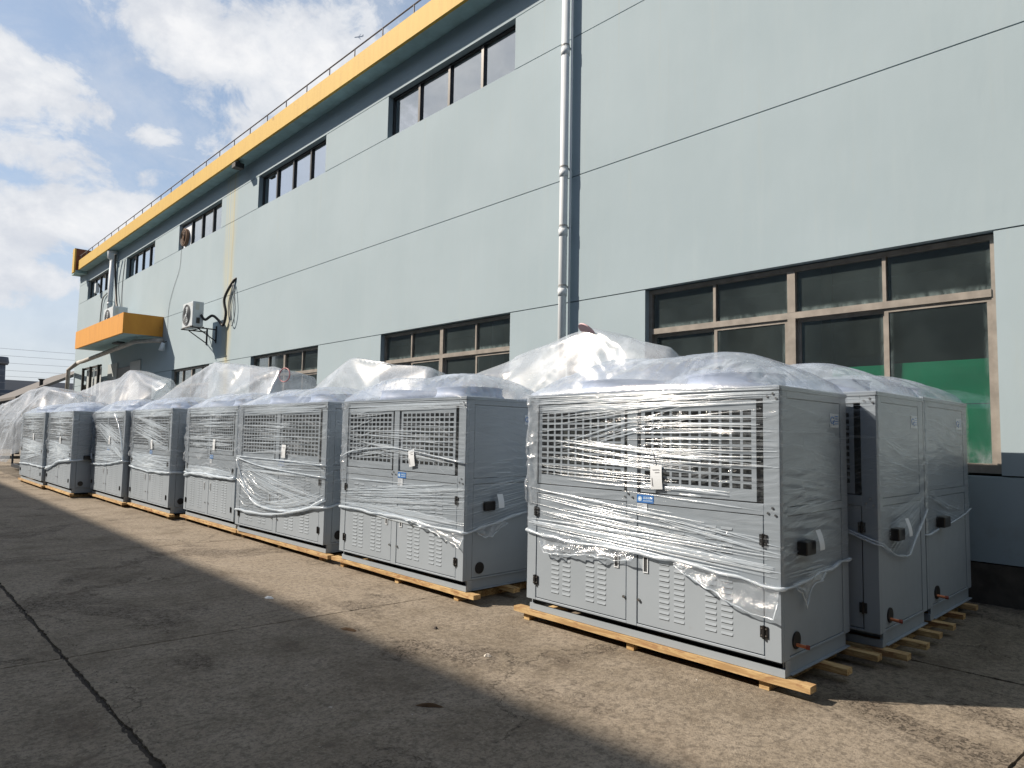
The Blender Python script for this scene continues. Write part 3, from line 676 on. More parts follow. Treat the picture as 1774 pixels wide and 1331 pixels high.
def unit(loc, rz, sy, sz, label, opt):
    rng = random.Random(opt['seed'])
    t = empty('wrapped_chiller', loc, rz); t.scale = (1, sy, sz)
    tag(t, label, 'chiller', 'wrapped grey chiller units on pallets')
    def P(name, key, fn, m, parent=t, loc=(0, 0, 0), smooth=False, bevel=0):
        me = cached(key, lambda: fn().mesh(name, m, smooth, bevel)) if key else fn().mesh(name, m, smooth, bevel)
        return link(name, me, parent, loc)
    c = .11
    P('base_rail', 'rail', lambda: MB().box((.042, .0, .105), (.055, L0, .158)).box((.115, 0, .158), (.12, L0, .204)).box((.0555, 0, .1121), (.1145, .006, .204)).box((.045, 0, .105), (.12, L0, .112)).box((.056, .012, .113), (1.05, .02, .204)).box((.056, L0 - .02, .113), (1.05, L0 - .012, .204)).box((.121, -.01, .105), (1.08, .03, .112)), GREY)
    def frame():
        m = MB(); q = .04
        for y0, y1 in ((0, c), (1.11, 1.205), (L0 - .105, L0)): m.box((0, y0, ZB), (q, y1, ZT - .03))
        for y0, y1 in ((c, 1.11), (1.205, L0 - .105)):
            for z0, z1 in ((ZB, .222), (1.113, 1.185), (1.872, ZT - .03)): m.box((.0, y0, z0), (q, y1, z1))
        for x0, x1 in ((q, c), (DP - c, DP)): m.box((x0, 0, ZB), (x1, q, ZT - .03))
        for z0, z1 in ((ZB, .222), (1.113, 1.165), (1.88, ZT - .03)): m.box((c, 0, z0), (DP - c, q, z1))
        m.box((-.006, -.006, ZT - .0295), (DP + .006, L0 + .006, ZT))
        m.box((q, L0 - q, ZB), (DP, L0, ZT - .03)); m.box((DP - .02, q, ZB), (DP, L0 - q, ZT - .03)); m.box((.12, .08, ZB), (DP - .03, L0 - .08, ZB + .02))
        return m
    P('cabinet_frame', 'frame', frame, GREY, bevel=.002)
    P('coil', 'coil', lambda: MB().box((.13, .12, 1.19), (.2, L0 - .12, 1.87)), COIL)
    P('inner_partition', 'ip', lambda: MB().box((.045, .05, 1.12), (1.05, L0 - .05, 1.16)), BLACK)
    for nm, y0, y1 in (('near', .118, 1.102), ('far', 1.213, L0 - .113)):
        d = P('door', 'door' + nm, lambda: MB().box((.003, y0, .229), (.03, y1, 1.107)), GREY, bevel=.0015)
        s = 1 if nm == 'near' else -1
        cols = (.375, .495, .745, .870) if nm == 'near' else (1.445, 1.565, 1.815, 1.940)
        if opt['detail']:
            lm = cached('louver', lambda: shade_slots(louver_mb(0, 0).mesh('louver', GREY)))
            for cyy in cols:
                for k in range(19):
                    if k in (11,) : continue
                    link('louver', lm, d, (.0028, cyy, .30 + .0385 * k))
        else:
            def lv():
                m = MB()
                for cyy in cols:
                    for k in range(19): louver_mb(cyy, .30 + .0385 * k, m)
                for i, v in enumerate(m.v): m.v[i] = (v[0] + .0028, v[1], v[2])
                return m
            lo_ = P('louvers', 'lv' + nm, lv, GREY, d); tag(lo_, kind='stuff')
            if len(lo_.data.materials) < 2: shade_slots(lo_.data)
        hy = 1.03 if nm == 'near' else 1.30
        P('handle', 'h' + nm, lambda: MB().box((-.004, hy - .022, .605), (.002, hy - .015, .725)).box((-.004, hy + .015, .605), (.002, hy + .022, .725)).box((-.004, hy - .0149, .605), (.002, hy + .0149, .612)).box((-.004, hy - .0149, .718), (.002, hy + .0149, .725)), WHITE, d)
        P('handle_recess', 'hr' + nm, lambda: MB().box((.0, hy - .0145, .6125), (.0025, hy + .0145, .7175)), material('recess_grey', color=(.05, .055, .06)), d)
        ly = 1.09 if nm == 'near' else 1.225
        P('lock', 'l' + nm, lambda: MB().tube([(.002, ly, .40), (-.012, ly, .40)], .011, 10), STEEL, d)
        hyy = .113 if nm == 'near' else L0 - .108
        for hz in (.375, .955):
            h = P('hinge', 'hinge', lambda: MB().box((-.008, -.026, -.036), (0, -.002, .036)).box((-.008, .002, -.036), (0, .026, .036)).tube([(-.010, 0, -.042), (-.010, 0, .042)], .008, 8), BLACK, d, (0, hyy, hz))
            if opt['detail']: P('screw', 'hs', lambda: MB().tube([(-.008, .015, .022), (-.0115, .015, .022)], .0055, 8).tube([(-.008, -.015, .022), (-.0115, -.015, .022)], .0055, 8).tube([(-.008, .015, -.022), (-.0115, .015, -.022)], .0055, 8).tube([(-.008, -.015, -.022), (-.0115, -.015, -.022)], .0055, 8), STEEL, d, (0, hyy, hz))
        gy = (.185, 1.055) if nm == 'near' else (1.26, 2.125)
        P('grille', 'g' + nm, lambda: grille_mesh(*gy), GREY)
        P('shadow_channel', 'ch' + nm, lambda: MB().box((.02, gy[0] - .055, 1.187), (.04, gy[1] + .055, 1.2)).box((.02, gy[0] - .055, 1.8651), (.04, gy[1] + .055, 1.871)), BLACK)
    def screws():
        m = MB()
        for yy, zz in ((.05, 1.165), (.08, 1.13), (.03, 1.12), (1.19, 1.175), (1.22, 1.15), (1.15, 1.15), (.04, 1.90), (.08, 1.885), (.02, 1.87), (L0 - .04, 1.9), (L0 - .08, 1.885), (L0 - .04, 1.15)):
            m.tube([(0, yy, zz), (-.007, yy, zz)], .008, 8)
        return m
    P('screws', 'scr', screws, STEEL)
    # badge and stickers
    by = opt.get('badge', 1.035); bz = 1.145
    sg = P('blue_sign', 'sign', lambda: MB().box((-.003, -.075, -.03), (0, .075, .03)), BLUE, t, (0, by, bz), bevel=.001)
    def marks():
        m = MB(); X = -.0036
        m.tube([(X, .047, 0), (X - .0004, .047, 0)], .018, 18)
        for k in range(4):
            y0 = .017 - k * .021
            for a, b_, c_, d_ in ((0, .014, 0, .016), (0, .006, .004, .018), (0, .002, -.001, .020), (0, .010, .002, .010), (.3, .0015, .001, .018)):
                zz = .001 + b_; m.poly([(X, y0 - c_, zz), (X, y0 - d_, zz), (X, y0 - d_, zz + .0022), (X, y0 - c_, zz + .0022)])
            for q in (.003, .010, .016): m.poly([(X, y0 - q, .001), (X, y0 - q - .0022, .001), (X, y0 - q - .0022, .018), (X, y0 - q, .018)])
        for k in range(8):
            y0 = .015 - k * .0105; m.poly([(X, y0, -.017), (X, y0 - .006, -.017), (X, y0 - .006, -.008), (X, y0 - .003, -.006), (X, y0, -.008)])
        return m
    P('sign_print', 'signp', marks, SIGNW, sg)
    lb = P('data_label', 'dlab', lambda: MB().box((-.002, -.045, -.075), (0, .045, 0)), WHITE, t, (0, by + .028, bz - .034))
    def lines(w, h, n):
        m = MB(); r = random.Random(3)
        for k in range(n):
            z = -h * (k + .7) / (n + .5); y0 = w / 2 - .006; y1 = y0 - (w - .02) * (.5 + .5 * r.random()); m.poly([(-.0026, y0, z), (-.0026, y1, z), (-.0026, y1, z - .003), (-.0026, y0, z - .003)])
        return m
    P('label_print', 'lpr', lambda: lines(.09, .075, 6), INK, lb)
    ty = opt.get('tag', (.93, 1.40)); 
    tg = P('paper_tag', 'ptag', lambda: MB().grid(np.array([[(-.018 - .005 * math.sin(a * 3), -.05 + .1 * b_ + .004 * a, -.175 * a) for b_ in np.linspace(0, 1, 4)] for a in np.linspace(0, 1, 8)])), WHITE, t, (0, ty[0], ty[1])); tg.rotation_euler = (rad(opt.get('tilt', -4)), 0, 0)
    P('tag_print', 'tpr', lambda: MB().grid(np.array([[(-.0245 , -.03 + .06 * b_, -.03 - .004 * a) for b_ in (0, 1)] for a in (0, 1)], float)).grid(np.array([[(-.0245, -.03 + .04 * b_, -.05 - .004 * a) for b_ in (0, 1)] for a in (0, 1)], float)).grid(np.array([[(-.0245, .034 + .006 * b_, -.09 - .06 * a) for b_ in (0, 1)] for a in (0, 1)], float)), INK, tg)
    P('tag_string', 'tst', lambda: MB().tube([(-.01, 0, 0), (-.012, .02, .09)], .002, 4), BLACK, tg)
    # near side
    for key, z0, z1 in (('u', 1.17, 1.875), ('l', .227, 1.108)):
        P('side_panel', 'sp' + key, lambda: MB().box((c + .006, .004, z0), (DP - c - .006, .03, z1)), GREY, bevel=.0015)
    hole = P('pipe_port', 'port', lambda: MB().tube([(.21, .004, .31), (.21, -.006, .31)], .055, 20), BLACK)
    if opt.get('copper'):
        P('copper_stub', 'cop', lambda: MB().tube([(.20, .0, .285), (.21, -.03, .28), (.225, -.055, .275)], .011, 8), COPPER)
        P('pipe_cap', 'cap', lambda: MB().tube([(.225, -.055, .275), (.236, -.075, .273)], .015, 8), ORANGE)
    if opt.get('box', True):
        P('junction_box', None, lambda: MB().box((.24, -opt.get('jd', .065), .85), (.385, .003, .94)), BLACK, bevel=.006)
        if opt.get('jtag', True): P('box_tag', 'jt', lambda: MB().grid(np.array([[(.36 + .075 * b_, -.07 - .030 * math.sin(a * 1.7), 1.01 - .13 * a) for b_ in np.linspace(0, 1, 3)] for a in np.linspace(0, 1, 7)])), WHITE)
    qs = P('quality_label', 'ql', lambda: MB().box((.80, -.003, 1.70), (.95, .0035, 1.80)), WHITE)
    def qmk():
        m = MB(); r_ = .030; X = .835; Y = -.0042; Zc = 1.752
        m.tube([(X + r_ * math.cos(a), Y, Zc + r_ * .8 * math.sin(a)) for a in np.linspace(.6, 2 * math.pi + .2, 22)], .0045, 5).tube([(X + .005, Y, Zc - .005), (X + .028, Y, Zc - .035)], .0045, 5)
        for k in range(4): m.poly([(.88, Y, 1.785 - k * .018), (.94, Y, 1.785 - k * .018), (.94, Y, 1.778 - k * .018), (.88, Y, 1.778 - k * .018)])
        return m
    P('label_mark', 'qm', qmk, BLUE, qs)
    # fans on top
    for fy in (.60, 1.67):
        f = P('fan_shroud', 'fan', lambda: MB().tube([(0, 0, 0), (0, 0, .05), (0, 0, .11), (0, 0, .125)], [.40, .36, .35, .37], 32), SHROUD, t, (.55, fy, ZT), smooth=True)
        P('fan_motor', 'mot', lambda: MB().tube([(0, 0, .126), (0, 0, .14)], .10, 16), BLACK, f)
    # ---------------- plastic bag over the fans
    H = opt.get('dome', .31); sd = opt['seed']
    na, nb = (90, 150) if opt['detail'] else (44, 76)
    u = np.linspace(0, 1, na)[:, None] + np.zeros((1, nb)); v = np.linspace(0, 1, nb)[None, :] + np.zeros((na, 1))
    a_ = 2 * u - 1; b_ = 2 * v - 1
    edge = np.minimum(1 - np.abs(a_), (1 - np.abs(b_)) * L0 / DP)        # distance from rim in half depths
    side = opt.get('fall', (2.3, 3.0))
    pr = (1 - np.abs(a_) ** side[0]) * (1 - np.abs(b_ + .06 * np.sin(a_ * 2)) ** side[1])
    pr = np.clip(pr, 0, 1) ** opt.get('pow', .72)
    # two soft humps where the fans push up, sag between them
    hump = 1 + .07 * np.cos(2 * math.pi * (v - .25) * 2) * (1 - a_ ** 2)
    z = ZT + .004 + H * pr * hump
    ang = np.arctan2(a_, b_ * 1.6 + .0001)
    per = np.where(np.abs(b_) * L0 > np.abs(a_) * DP + (L0 - DP), a_ * DP / 2, b_ * L0 / 2 + .18 * a_ * (1 if sd % 2 else -1))
    mid = np.clip(edge * 3, 0, 1) * np.clip(1.35 - edge, .25, 1)
    w1 = ridge(per * 6.5 + 1.5 * vn(a_ * 2, b_ * 2, sd) + 20, a_ * .8 + 5, sd) ** 5
    w2 = ridge(per * 15 + 2.5 * vn(a_ * 3, b_ * 3, sd + 2) + 40, a_ * 1.5 + 9, sd + 3) ** 4
    w3 = vn(a_ * 6 + 9, b_ * 12 + 9, sd + 5) - .5
    w4 = ridge(per * 34 + 3 * vn(a_ * 4, b_ * 4, sd + 12) + 60, a_ * 2 + 3, sd + 13) ** 3
    rim = np.clip(edge * 6, 0, 1) * np.clip(1.1 - edge * 1.6, 0, 1)
    z += mid * (-.028 * w1 + .008 * w2 + .004 * w3) + rim * (.007 * w2 + .003 * w4)
    x = DP * u - .009 * np.where(u < .02, 1, 0); y = L0 * v
    x = x + .02 * (vn(a_ * 5, b_ * 8, sd + 8) - .5) * mid
    Pn = np.stack([x, y, z], -1); Pn[:, 0, 1] -= .008; Pn[:, -1, 1] += .008; Pn[0, :, 2] = ZT - .01; Pn[-1, :, 2] = ZT - .01; Pn[:, 0, 2] = ZT - .01; Pn[:, -1, 2] = ZT - .01
    P('plastic_top_cover', None, lambda: MB().grid(Pn), BAG, smooth=True)
    # ---------------- stretch film
    bot = opt['bottom']; S0, S1 = opt.get('span', (-.35, L0 + DP))
    ns, nz = (170, 90) if opt['detail'] else (80, 46)
    ss = np.unique(np.concatenate([np.linspace(S0, L0 - .02, int(ns * .7)), np.linspace(L0 - .014, L0 + .014, 5), np.linspace(L0 + .02, S1, int(ns * .3))]))
    bz_ = np.interp(ss, [q[0] for q in bot], [q[1] for q in bot]) + .02 * (vn(ss * 6, ss * 0, sd) - .5)
    tt = np.linspace(0, 1, nz); V = np.zeros((len(ss), nz, 3))
    for i, s in enumerate(ss):
        zz = bz_[i] + (ZT + .003 - bz_[i]) * tt
        slope = .35 * (float(vn(np.array(s * .7), 0., sd + 1)) - .5)
        wr = ridge(np.full(nz, s * .9 + 3), zz * 26 + s * slope * 26, sd + 2) ** 3 * .0085 + ridge(np.full(nz, s * 1.7 + 9), zz * 55 - s * 4, sd + 4) ** 3 * .004
        wr += .012 * np.clip(vn(np.full(nz, s * 3.1), zz * 5, sd + 9) - .55, 0, 1)
        wr *= np.clip((ZT - zz) * 20, .15, 1)
        for j in range(nz): V[i, j] = corner_pos(s, zz[j], .010 + wr[j])
    P('stretch_film', None, lambda: MB().grid(V), FILM if opt['detail'] else opt.get('film', FILM2), smooth=True)
    # crumpled film bunched round the far front corner
    if opt.get('crumple', True):
        nzc = 90 if opt['detail'] else 45; Vc = np.zeros((14, nzc, 3)); zc = np.linspace(max(1.02, bot[0][1] + .05), 1.93, nzc)
        for i in range(14):
            sc_ = -.03 + .16 * i / 13
            for j in range(nzc):
                n_ = float(ridge(np.array(sc_ * 22 + zc[j] * 3), np.array(zc[j] * 11), sd + 20)) ** 2
                Vc[i, j] = corner_pos(sc_, zc[j] + .012 * n_, .016 + .040 * n_ * (1 - i / 13) * float(vn(np.array(zc[j] * 4.), 3., sd + 21)) * 1.6)
        P('bunched_film', None, lambda: MB().grid(Vc), material('bunched_film', m_film(.22, .45, .12, ss=(9, 9, 9), bump=.8, fres=3.)), smooth=True)
    # creases: explicit gathered folds
    m = MB(); sc = 1.0 if opt['detail'] else opt.get('sc', 2.1); dn = opt.get('dens', 1.0)
    for (sa, sb, za, zb, sa2, sb2, za2, zb2, n, w, sag) in opt['folds']:
        for q in range(int(n * dn)):
            k = rng.random(); k2 = min(1, max(0, k + rng.uniform(-.12, .12)))
            s0 = sa + (sb - sa) * rng.random(); s1 = sa2 + (sb2 - sa2) * rng.random(); z0 = za + (zb - za) * k; z1 = za2 + (zb2 - za2) * k2
            f0, f1 = (rng.uniform(0, .45), rng.uniform(.55, 1)) if rng.random() < .72 else (0, 1)
            A = (s0 + (s1 - s0) * f0, z0 + (z1 - z0) * f0); B = (s0 + (s1 - s0) * f1, z0 + (z1 - z0) * f1)
            film_crease(m, corner_pos, None, *A, *B, w * sc * rng.uniform(.35, 1.5), .32, sag * (f1 - f0) ** 2, .0022, rng.random() * 99)
    tag(P('film_folds', None, lambda: m, FILMC, smooth=True), kind='stuff')
    # gathered lower edge
    rp = MB(); pts = [tuple(corner_pos(s, b + .006, .016 + .006 * float(vn(np.array(s * 9), 0., sd)))) for s, b in zip(ss[::2], bz_[::2])]
    rr = [(.007 + .011 * float(vn(np.array(q * .35), 1., sd))) * (sc ** .5) for q in range(len(pts))]
    rr = [q * opt.get('roll', 1) for q in rr]; rp.tube(pts, rr, 6)
    for extra in opt.get('ropes', ()):
        cc = curve([(s, z, 0) for s, z in extra[:-1]], 10); rp.tube([corner_pos(s, z, .02) for s, z, _ in cc], [extra[-1] * (.5 + float(vn(np.array(i * .6), 0., sd))) for i in range(len(cc))], 6)
    P('film_edge_roll', None, lambda: rp, FILMC, smooth=True)
    # loose torn flaps under the edge
    for fl_ in opt.get('flaps', ()):
        sA = [q[0] for q in fl_]; zA = [q[1] for q in fl_]; s_ = np.linspace(sA[0], sA[-1], 40); lowz = np.interp(s_, sA, zA) + .012 * (vn(s_ * 25, s_ * 0, sd) - .5); topz = np.interp(s_, [q[0] for q in bot], [q[1] for q in bot]) + .02
        Vf = np.zeros((40, 14, 3))
        for i in range(40):
            for j in range(14):
                q = j / 13; zz = topz[i] * (1 - q) + min(lowz[i], topz[i] - .004) * q
                dd = .014 + .035 * q * float(ridge(np.array(s_[i] * 11 + q), np.array(q * 2), sd + 1)) ** 2 + .008 * q
                Vf[i, j] = corner_pos(s_[i], zz, dd)
        P('torn_flap', None, lambda: MB().grid(Vf), material('loose_film', m_film(.16, .4, .12, ss=(9, 9, 9), bump=1., fres=3.)), smooth=True)
        rp2 = MB().tube([tuple(Vf[i, -1]) for i in range(40)], [.002 + .006 * float(vn(np.array(i * .5), 2., sd)) for i in range(40)], 5); P('flap_hem', None, lambda: rp2, FILMC, smooth=True)
    return t

L = L0
E_ = L0 + DP
# folds entry: start s range, start z range, end s range, end z range, count, width, sag
U1F = [(0, .1, 1.80, 1.94, L, L, 1.84, 1.95, 34, .010, 0), (0, .3, 1.62, 1.82, 1.3, L, 1.80, 1.93, 26, .008, 0), (.2, .5, 1.45, 1.56, 1.2, 1.7, 1.72, 1.86, 13, .010, 0),
       (.25, .6, 1.44, 1.60, 1.5, L, 1.34, 1.48, 26, .010, .01), (0, .2, 1.25, 1.45, 1.4, L, 1.22, 1.40, 22, .008, .01), (.9, 1.3, 1.40, 1.78, L - .1, L, 1.42, 1.75, 32, .008, 0),
       (1.0, 1.2, 1.18, 1.26, L - .2, L, 1.14, 1.24, 9, .013, 0), (0, .2, .84, 1.16, 1.3, L, .78, 1.02, 34, .012, .01), (0, .1, .80, .90, L - .1, L, .68, .86, 30, .016, 0), (.9, 1.4, .85, 1.08, L, L, .70, .95, 22, .010, 0),
       (L, L + .1, 1.1, 1.45, L + .5, E_, 1.18, 1.35, 18, .006, 0), (L, L + .1, .75, 1.1, L + .4, E_, .90, 1.22, 16, .006, 0), (L, L + .05, .70, .78, L + .7, E_, .70, .78, 9, .012, 0), (L + .05, L + .5, 1.4, 1.9, L + .3, L + .7, 1.2, 1.8, 12, .004, 0)]
unit((4.286, 2.015, 0), 0, 1, 1, 'largest wrapped grey chiller nearest the camera, film torn along the lower doors', dict(seed=3, detail=True, copper=True, folds=U1F, dome=.315, dens=.75,
     bottom=[(-.4, .80), (0, .79), (.2, .76), (.6, .735), (1.05, .74), (1.46, .73), (1.8, .70), (2.2, .665), (2.4, .66), (2.9, .70), (E_, .74)],
     flaps=[[(.18, .72), (.22, .62), (.45, .63), (.7, .67), (.95, .66), (1.15, .69)], [(1.5, .70), (1.75, .60), (1.95, .52), (2.1, .48), (2.24, .47), (2.26, .58)], [(2.38, .66), (2.5, .62), (2.58, .50), (2.68, .63), (2.9, .69)]]))
BF = [(0, .1, 1.82, 1.94, L, L, 1.84, 1.94, 26, .008, 0), (.2, .6, 1.44, 1.62, 1.4, L, 1.25, 1.62, 16, .010, 0), (.0, .3, 1.20, 1.40, 1.0, L, 1.38, 1.48, 10, .008, 0), (.0, .5, 1.3, 1.8, .5, .9, 1.45, 1.85, 20, .008, 0), (.9, 1.3, 1.3, 1.7, L - .1, L, 1.25, 1.72, 10, .006, 0),
      (0, .1, .72, .95, L, L, .82, 1.12, 28, .012, .01), (0, .1, .72, .80, L, L, .60, .80, 24, .014, 0), (0, .1, .8, 1.1, .8, L, .9, 1.08, 12, .008, 0), (L, L + .05, .68, 1.12, E_, E_ + .0, .85, 1.25, 26, .006, 0), (L, L + .1, 1.2, 1.6, E_ - .3, E_, 1.2, 1.6, 4, .005, 0)]
unit((4.245, 5.105, 0), rad(.6), 1.0, 1.008, 'second wrapped chiller from the camera with tilted paper tag on its grille', dict(seed=12, detail=True, jd=.03, folds=BF, dome=.27, tilt=-10, tag=(.86, 1.42), box=True, fall=(2.6, 4.5), pow=.6,
     bottom=[(-.3, .74), (0, .72), (.7, .70), (1.3, .70), (1.75, .67), (2.1, .66), (2.3, .66), (E_, .84)], flaps=[[(1.35, .70), (1.75, .64), (2.0, .58), (2.15, .55), (2.25, .52), (2.27, .62)], [(2.4, .66), (2.5, .60), (2.62, .61), (2.8, .72)]],
     ropes=[[(0, 1.30), (.3, 1.38), (1.1, 1.43), (2.25, 1.32), .006]]))
CF = [(0, .1, 1.80, 1.94, L, L, 1.84, 1.94, 20, .009, 0), (.0, .1, 1.0, 1.20, L - .1, L, 1.0, 1.20, 18, .012, .02), (.0, .1, .95, 1.15, 1.2, L, .62, .80, 18, .013, .06), (0, .2, .6, 1.1, .3, 1.0, .50, .75, 20, .012, .05), (.1, .5, 1.25, 1.75, 1.4, L, 1.3, 1.7, 22, .009, 0), (.5, 1., .46, .62, L - .2, L, .62, .86, 16, .016, .06), (L, L + .1, .6, 1.2, E_, E_, .8, 1.2, 8, .006, 0)]
unit((4.24, 7.80, 0), rad(1.5), 1.13, 1.012, 'third wrapped chiller, its film sagging in a deep loop over both doors', dict(tag=(.96, 1.40), tilt=2, seed=23, detail=False, sc=1.6, folds=CF, dome=.24, dens=1.1,
     bottom=[(-.3, .45), (0, .42), (.5, .42), (1.1, .44), (1.6, .54), (2.0, .62), (2.3, .66), (E_, .80)], ropes=[[(0, 1.16), (.25, .80), (.6, .56), (1.2, .52), (1.8, .58), (L, .75), .016], [(0, 1.18), (.8, 1.08), (L, 1.02), .010], [(0, 1.20), (1.2, 1.19), (L, 1.17), .009]]))
DF = [(0, .1, 1.80, 1.94, L, L, 1.82, 1.94, 20, .009, 0), (0, .3, 1.25, 1.75, L - .3, L, 1.25, 1.75, 20, .008, 0), (0, .1, .84, .98, L - .1, L, .84, .93, 26, .014, 0), (0, .3, 1.3, 1.5, .5, 1.0, 1.3, 1.5, 9, .010, 0)]
unit((4.23, 10.57, 0), 0, .98, 1.012, 'fourth wrapped chiller, film gathered in a straight white band above its doors', dict(tag=(.90, 1.43), tilt=3, seed=34, detail=False, folds=DF, dome=.25, dens=1.2,
     bottom=[(-.3, .83), (0, .84), (1.0, .82), (L, .84), (E_, .84)], ropes=[[(-.3, .66), (.05, .80), (.8, .86), (1.6, .84), (L, .86), .018]]))
EF = [(0, .1, 1.80, 1.94, L, L, 1.82, 1.94, 20, .010, 0), (0, .4, 1.5, 1.85, L - .3, L, 1.15, 1.6, 34, .009, 0), (0, .1, .82, 1.15, L - .1, L, .80, 1.1, 30, .013, .02), (0, .1, 1.0, 1.12, 1.2, L, .8, .95, 16, .014, 0)]
unit((4.06, 13.08, 0), 0, 1.085, 1.01, 'fifth wrapped chiller, fan of diagonal film streaks across its grilles', dict(tag=(.98, 1.38), tilt=-7, seed=45, detail=False, folds=EF, dome=.24, dens=1.3, bottom=[(-.3, .84), (0, .83), (1.1, .78), (L, .81), (E_, .84)]))
FF = [(0, .1, 1.80, 1.94, L, L, 1.82, 1.94, 20, .010, 0), (.2, .6, 1.55, 1.8, L - .5, L, 1.1, 1.5, 30, .011, 0), (0, .1, .85, 1.2, L - .1, L, .90, 1.2, 26, .011, 0), (1.2, 1.6, 1.2, 1.3, L, L, .92, 1.0, 14, .013, 0)]
unit((3.95, 15.62, 0), 0, 1.135, 1.005, 'sixth wrapped chiller, standing behind and right of the one set forward', dict(tag=(.94, 1.42), tilt=5, seed=56, detail=False, folds=FF, dome=.27, dens=1.3, bottom=[(-.3, .78), (0, .76), (1.1, .80), (L, .92), (E_, .92)], ropes=[[(1.6, 1.9), (2.0, 1.55), (2.2, 1.2), (L, .93), .014]]))
GF = [(0, .1, 1.80, 1.94, L, L, 1.82, 1.94, 20, .010, 0), (.0, .6, 1.0, 1.25, L - .3, L, .85, 1.15, 40, .015, 0), (0, .4, .6, 1.1, L - .2, L, .88, 1.1, 36, .014, 0), (0, .2, 1.3, 1.8, L - .2, L, 1.3, 1.75, 16, .010, 0)]
unit((3.56, 18.30, 0), 0, 1.21, 1.01, 'seventh wrapped chiller, set forward of the row so its dark side shows', dict(tag=(.99, 1.36), tilt=-2, seed=67, detail=False, folds=GF, dome=.25, dens=1.4, bottom=[(-.3, .44), (0, .56), (.6, .62), (1.2, .74), (L, .83), (E_, .90)], ropes=[[(-.45, .46), (0, .52), (.5, .60), (1.2, .76), (L, .84), .026]]))
unit((3.48, 21.12, 0), 0, 1.46, 1.01, 'last wrapped chiller at the far left end of the front row', dict(seed=78, detail=False, folds=GF, dome=.24, dens=1.4, bottom=[(-.3, .54), (0, .54), (1.2, .57), (L, .56), (E_, .9)]))
SF = [(0, .2, 1.82, 1.94, L, L, 1.84, 1.94, 10, .008, 0), (L, L + .1, .82, 1.05, E_ - .1, E_, 1.05, 1.2, 26, .006, .02), (L, L + .1, 1.1, 1.7, L + .7, E_, 1.05, 1.5, 26, .005, 0), (L + .1, L + .3, .70, .85, E_ - .05, E_, 1.05, 1.15, 22, .008, -.02)]
unit((5.461, 1.83, 0), 0, 1, 1.012, 'grey chiller behind the nearest one, film fan gathered low on its side', dict(seed=89, detail=False, sc=1.2, copper=True, folds=SF, dome=.29, bottom=[(-.3, .8), (0, .8), (L - .5, 1.0), (L, .84), (L + .35, .72), (L + .62, .70), (E_, 1.03)], span=(-.2, E_), film=FILM, crumple=False, roll=.55, ropes=[[(L - .5, 1.02), (L, .86), (L + .3, .74), (L + .55, .70), .005]]))
SF2 = [(0, .2, 1.82, 1.94, L, L, 1.84, 1.94, 10, .008, 0), (L, L + .1, 1.0, 1.18, E_ - .4, E_, .78, 1.0, 22, .006, .0), (L, L + .1, 1.2, 1.8, L + .7, E_, 1.15, 1.6, 14, .005, 0), (L, L + .1, 1.1, 1.17, L + .5, L + .6, .95, 1.0, 8, .012, -.01)]
unit((6.585, 1.83, 0), 0, 1, 1.014, 'grey chiller nearest the factory wall, below the green boards', dict(seed=91, detail=False, sc=1.2, copper=True, folds=SF2, dome=.26, bottom=[(-.3, .8), (0, .8), (L, .80), (L + .4, .84), (L + .9, .90), (E_, .95)], span=(-.2, E_), film=FILM, crumple=False, roll=.55, jtag=False)).scale = (1.24, 1, 1.02)

# ------------------------------------------------------------ pallets
def pallet(loc, ln, label, slats, skids, seed):
    r = random.Random(seed); t = empty('pallet', loc); tag(t, label, 'pallet', 'pine pallets under the chillers')
    for i, (xo, a, b) in enumerate(slats):
        m = MB(); n = 10; w = .088; th = .042
        P = [[(0 + r.uniform(-.002, .002), a + (b - a) * k / n, r.uniform(-.0015, .0015)) for k in range(n + 1)]]
        b0 = len(m.v)
        for (px, py, pz) in P[0]:
            m.v += [(px, py, .06 + pz), (px + w, py, .06), (px + w, py, .06 + th), (px, py, .06 + th + pz * .5)]
        for k in range(n):
            q = b0 + k * 4
            for c_ in range(4): m.f.append((q + c_, q + (c_ + 1) % 4, q + 4 + (c_ + 1) % 4, q + 4 + c_))
        m.f += [(b0, b0 + 1, b0 + 2, b0 + 3), (b0 + n * 4 + 3, b0 + n * 4 + 2, b0 + n * 4 + 1, b0 + n * 4)]
        ob('slat', m, WOOD, t, (xo, 0, 0), bevel=0)
    for yo in skids:
        m = MB().box((0, -.035, -.001), (1.08, .035, .0595)); o = ob('skid', m, WOOD, t, (.03, yo, 0), bevel=.002); o.rotation_euler = (0, 0, rad(r.uniform(-.6, .6)))
    return t
pallet((4.30, 2.015, 0), 2.6, 'pine pallet under the largest nearest chiller', [(.0, -.17, 2.44), (.52, -.19, 2.4), (.99, -.22, 2.4)], (.14, 1.2, 2.31), 1)
pallet((4.255, 5.105, 0), 2.6, 'pine pallet under the second chiller from the camera', [(.0, -.15, 2.50), (.5, -.17, 2.4), (.98, -.17, 2.4)], (.14, 1.15, 2.3), 2)
for i, (x_, y_, l_, nm) in enumerate(((4.25, 7.8, 2.58, 'third'), (4.24, 10.57, 2.24, 'fourth'), (4.07, 13.08, 2.47, 'fifth'), (3.96, 15.62, 2.58, 'sixth'), (3.57, 18.3, 2.74, 'seventh'), (3.49, 21.12, 3.3, 'last'))):
    pallet((x_, y_, 0), l_, 'pine pallet under the %s chiller of the front row' % nm, [(-.02, -.14, l_ + .12), (.5, -.12, l_), (.97, -.12, l_)], (.12, l_ / 2, l_ - .05), 10 + i)
pallet((5.47, 1.83, 0), 2.5, 'pine pallet under the chiller behind the nearest one', [(.0, -.17, 2.4), (.40, -.18, 2.4), (.80, -.16, 2.4)], (.10, 1.2, 2.3), 21)
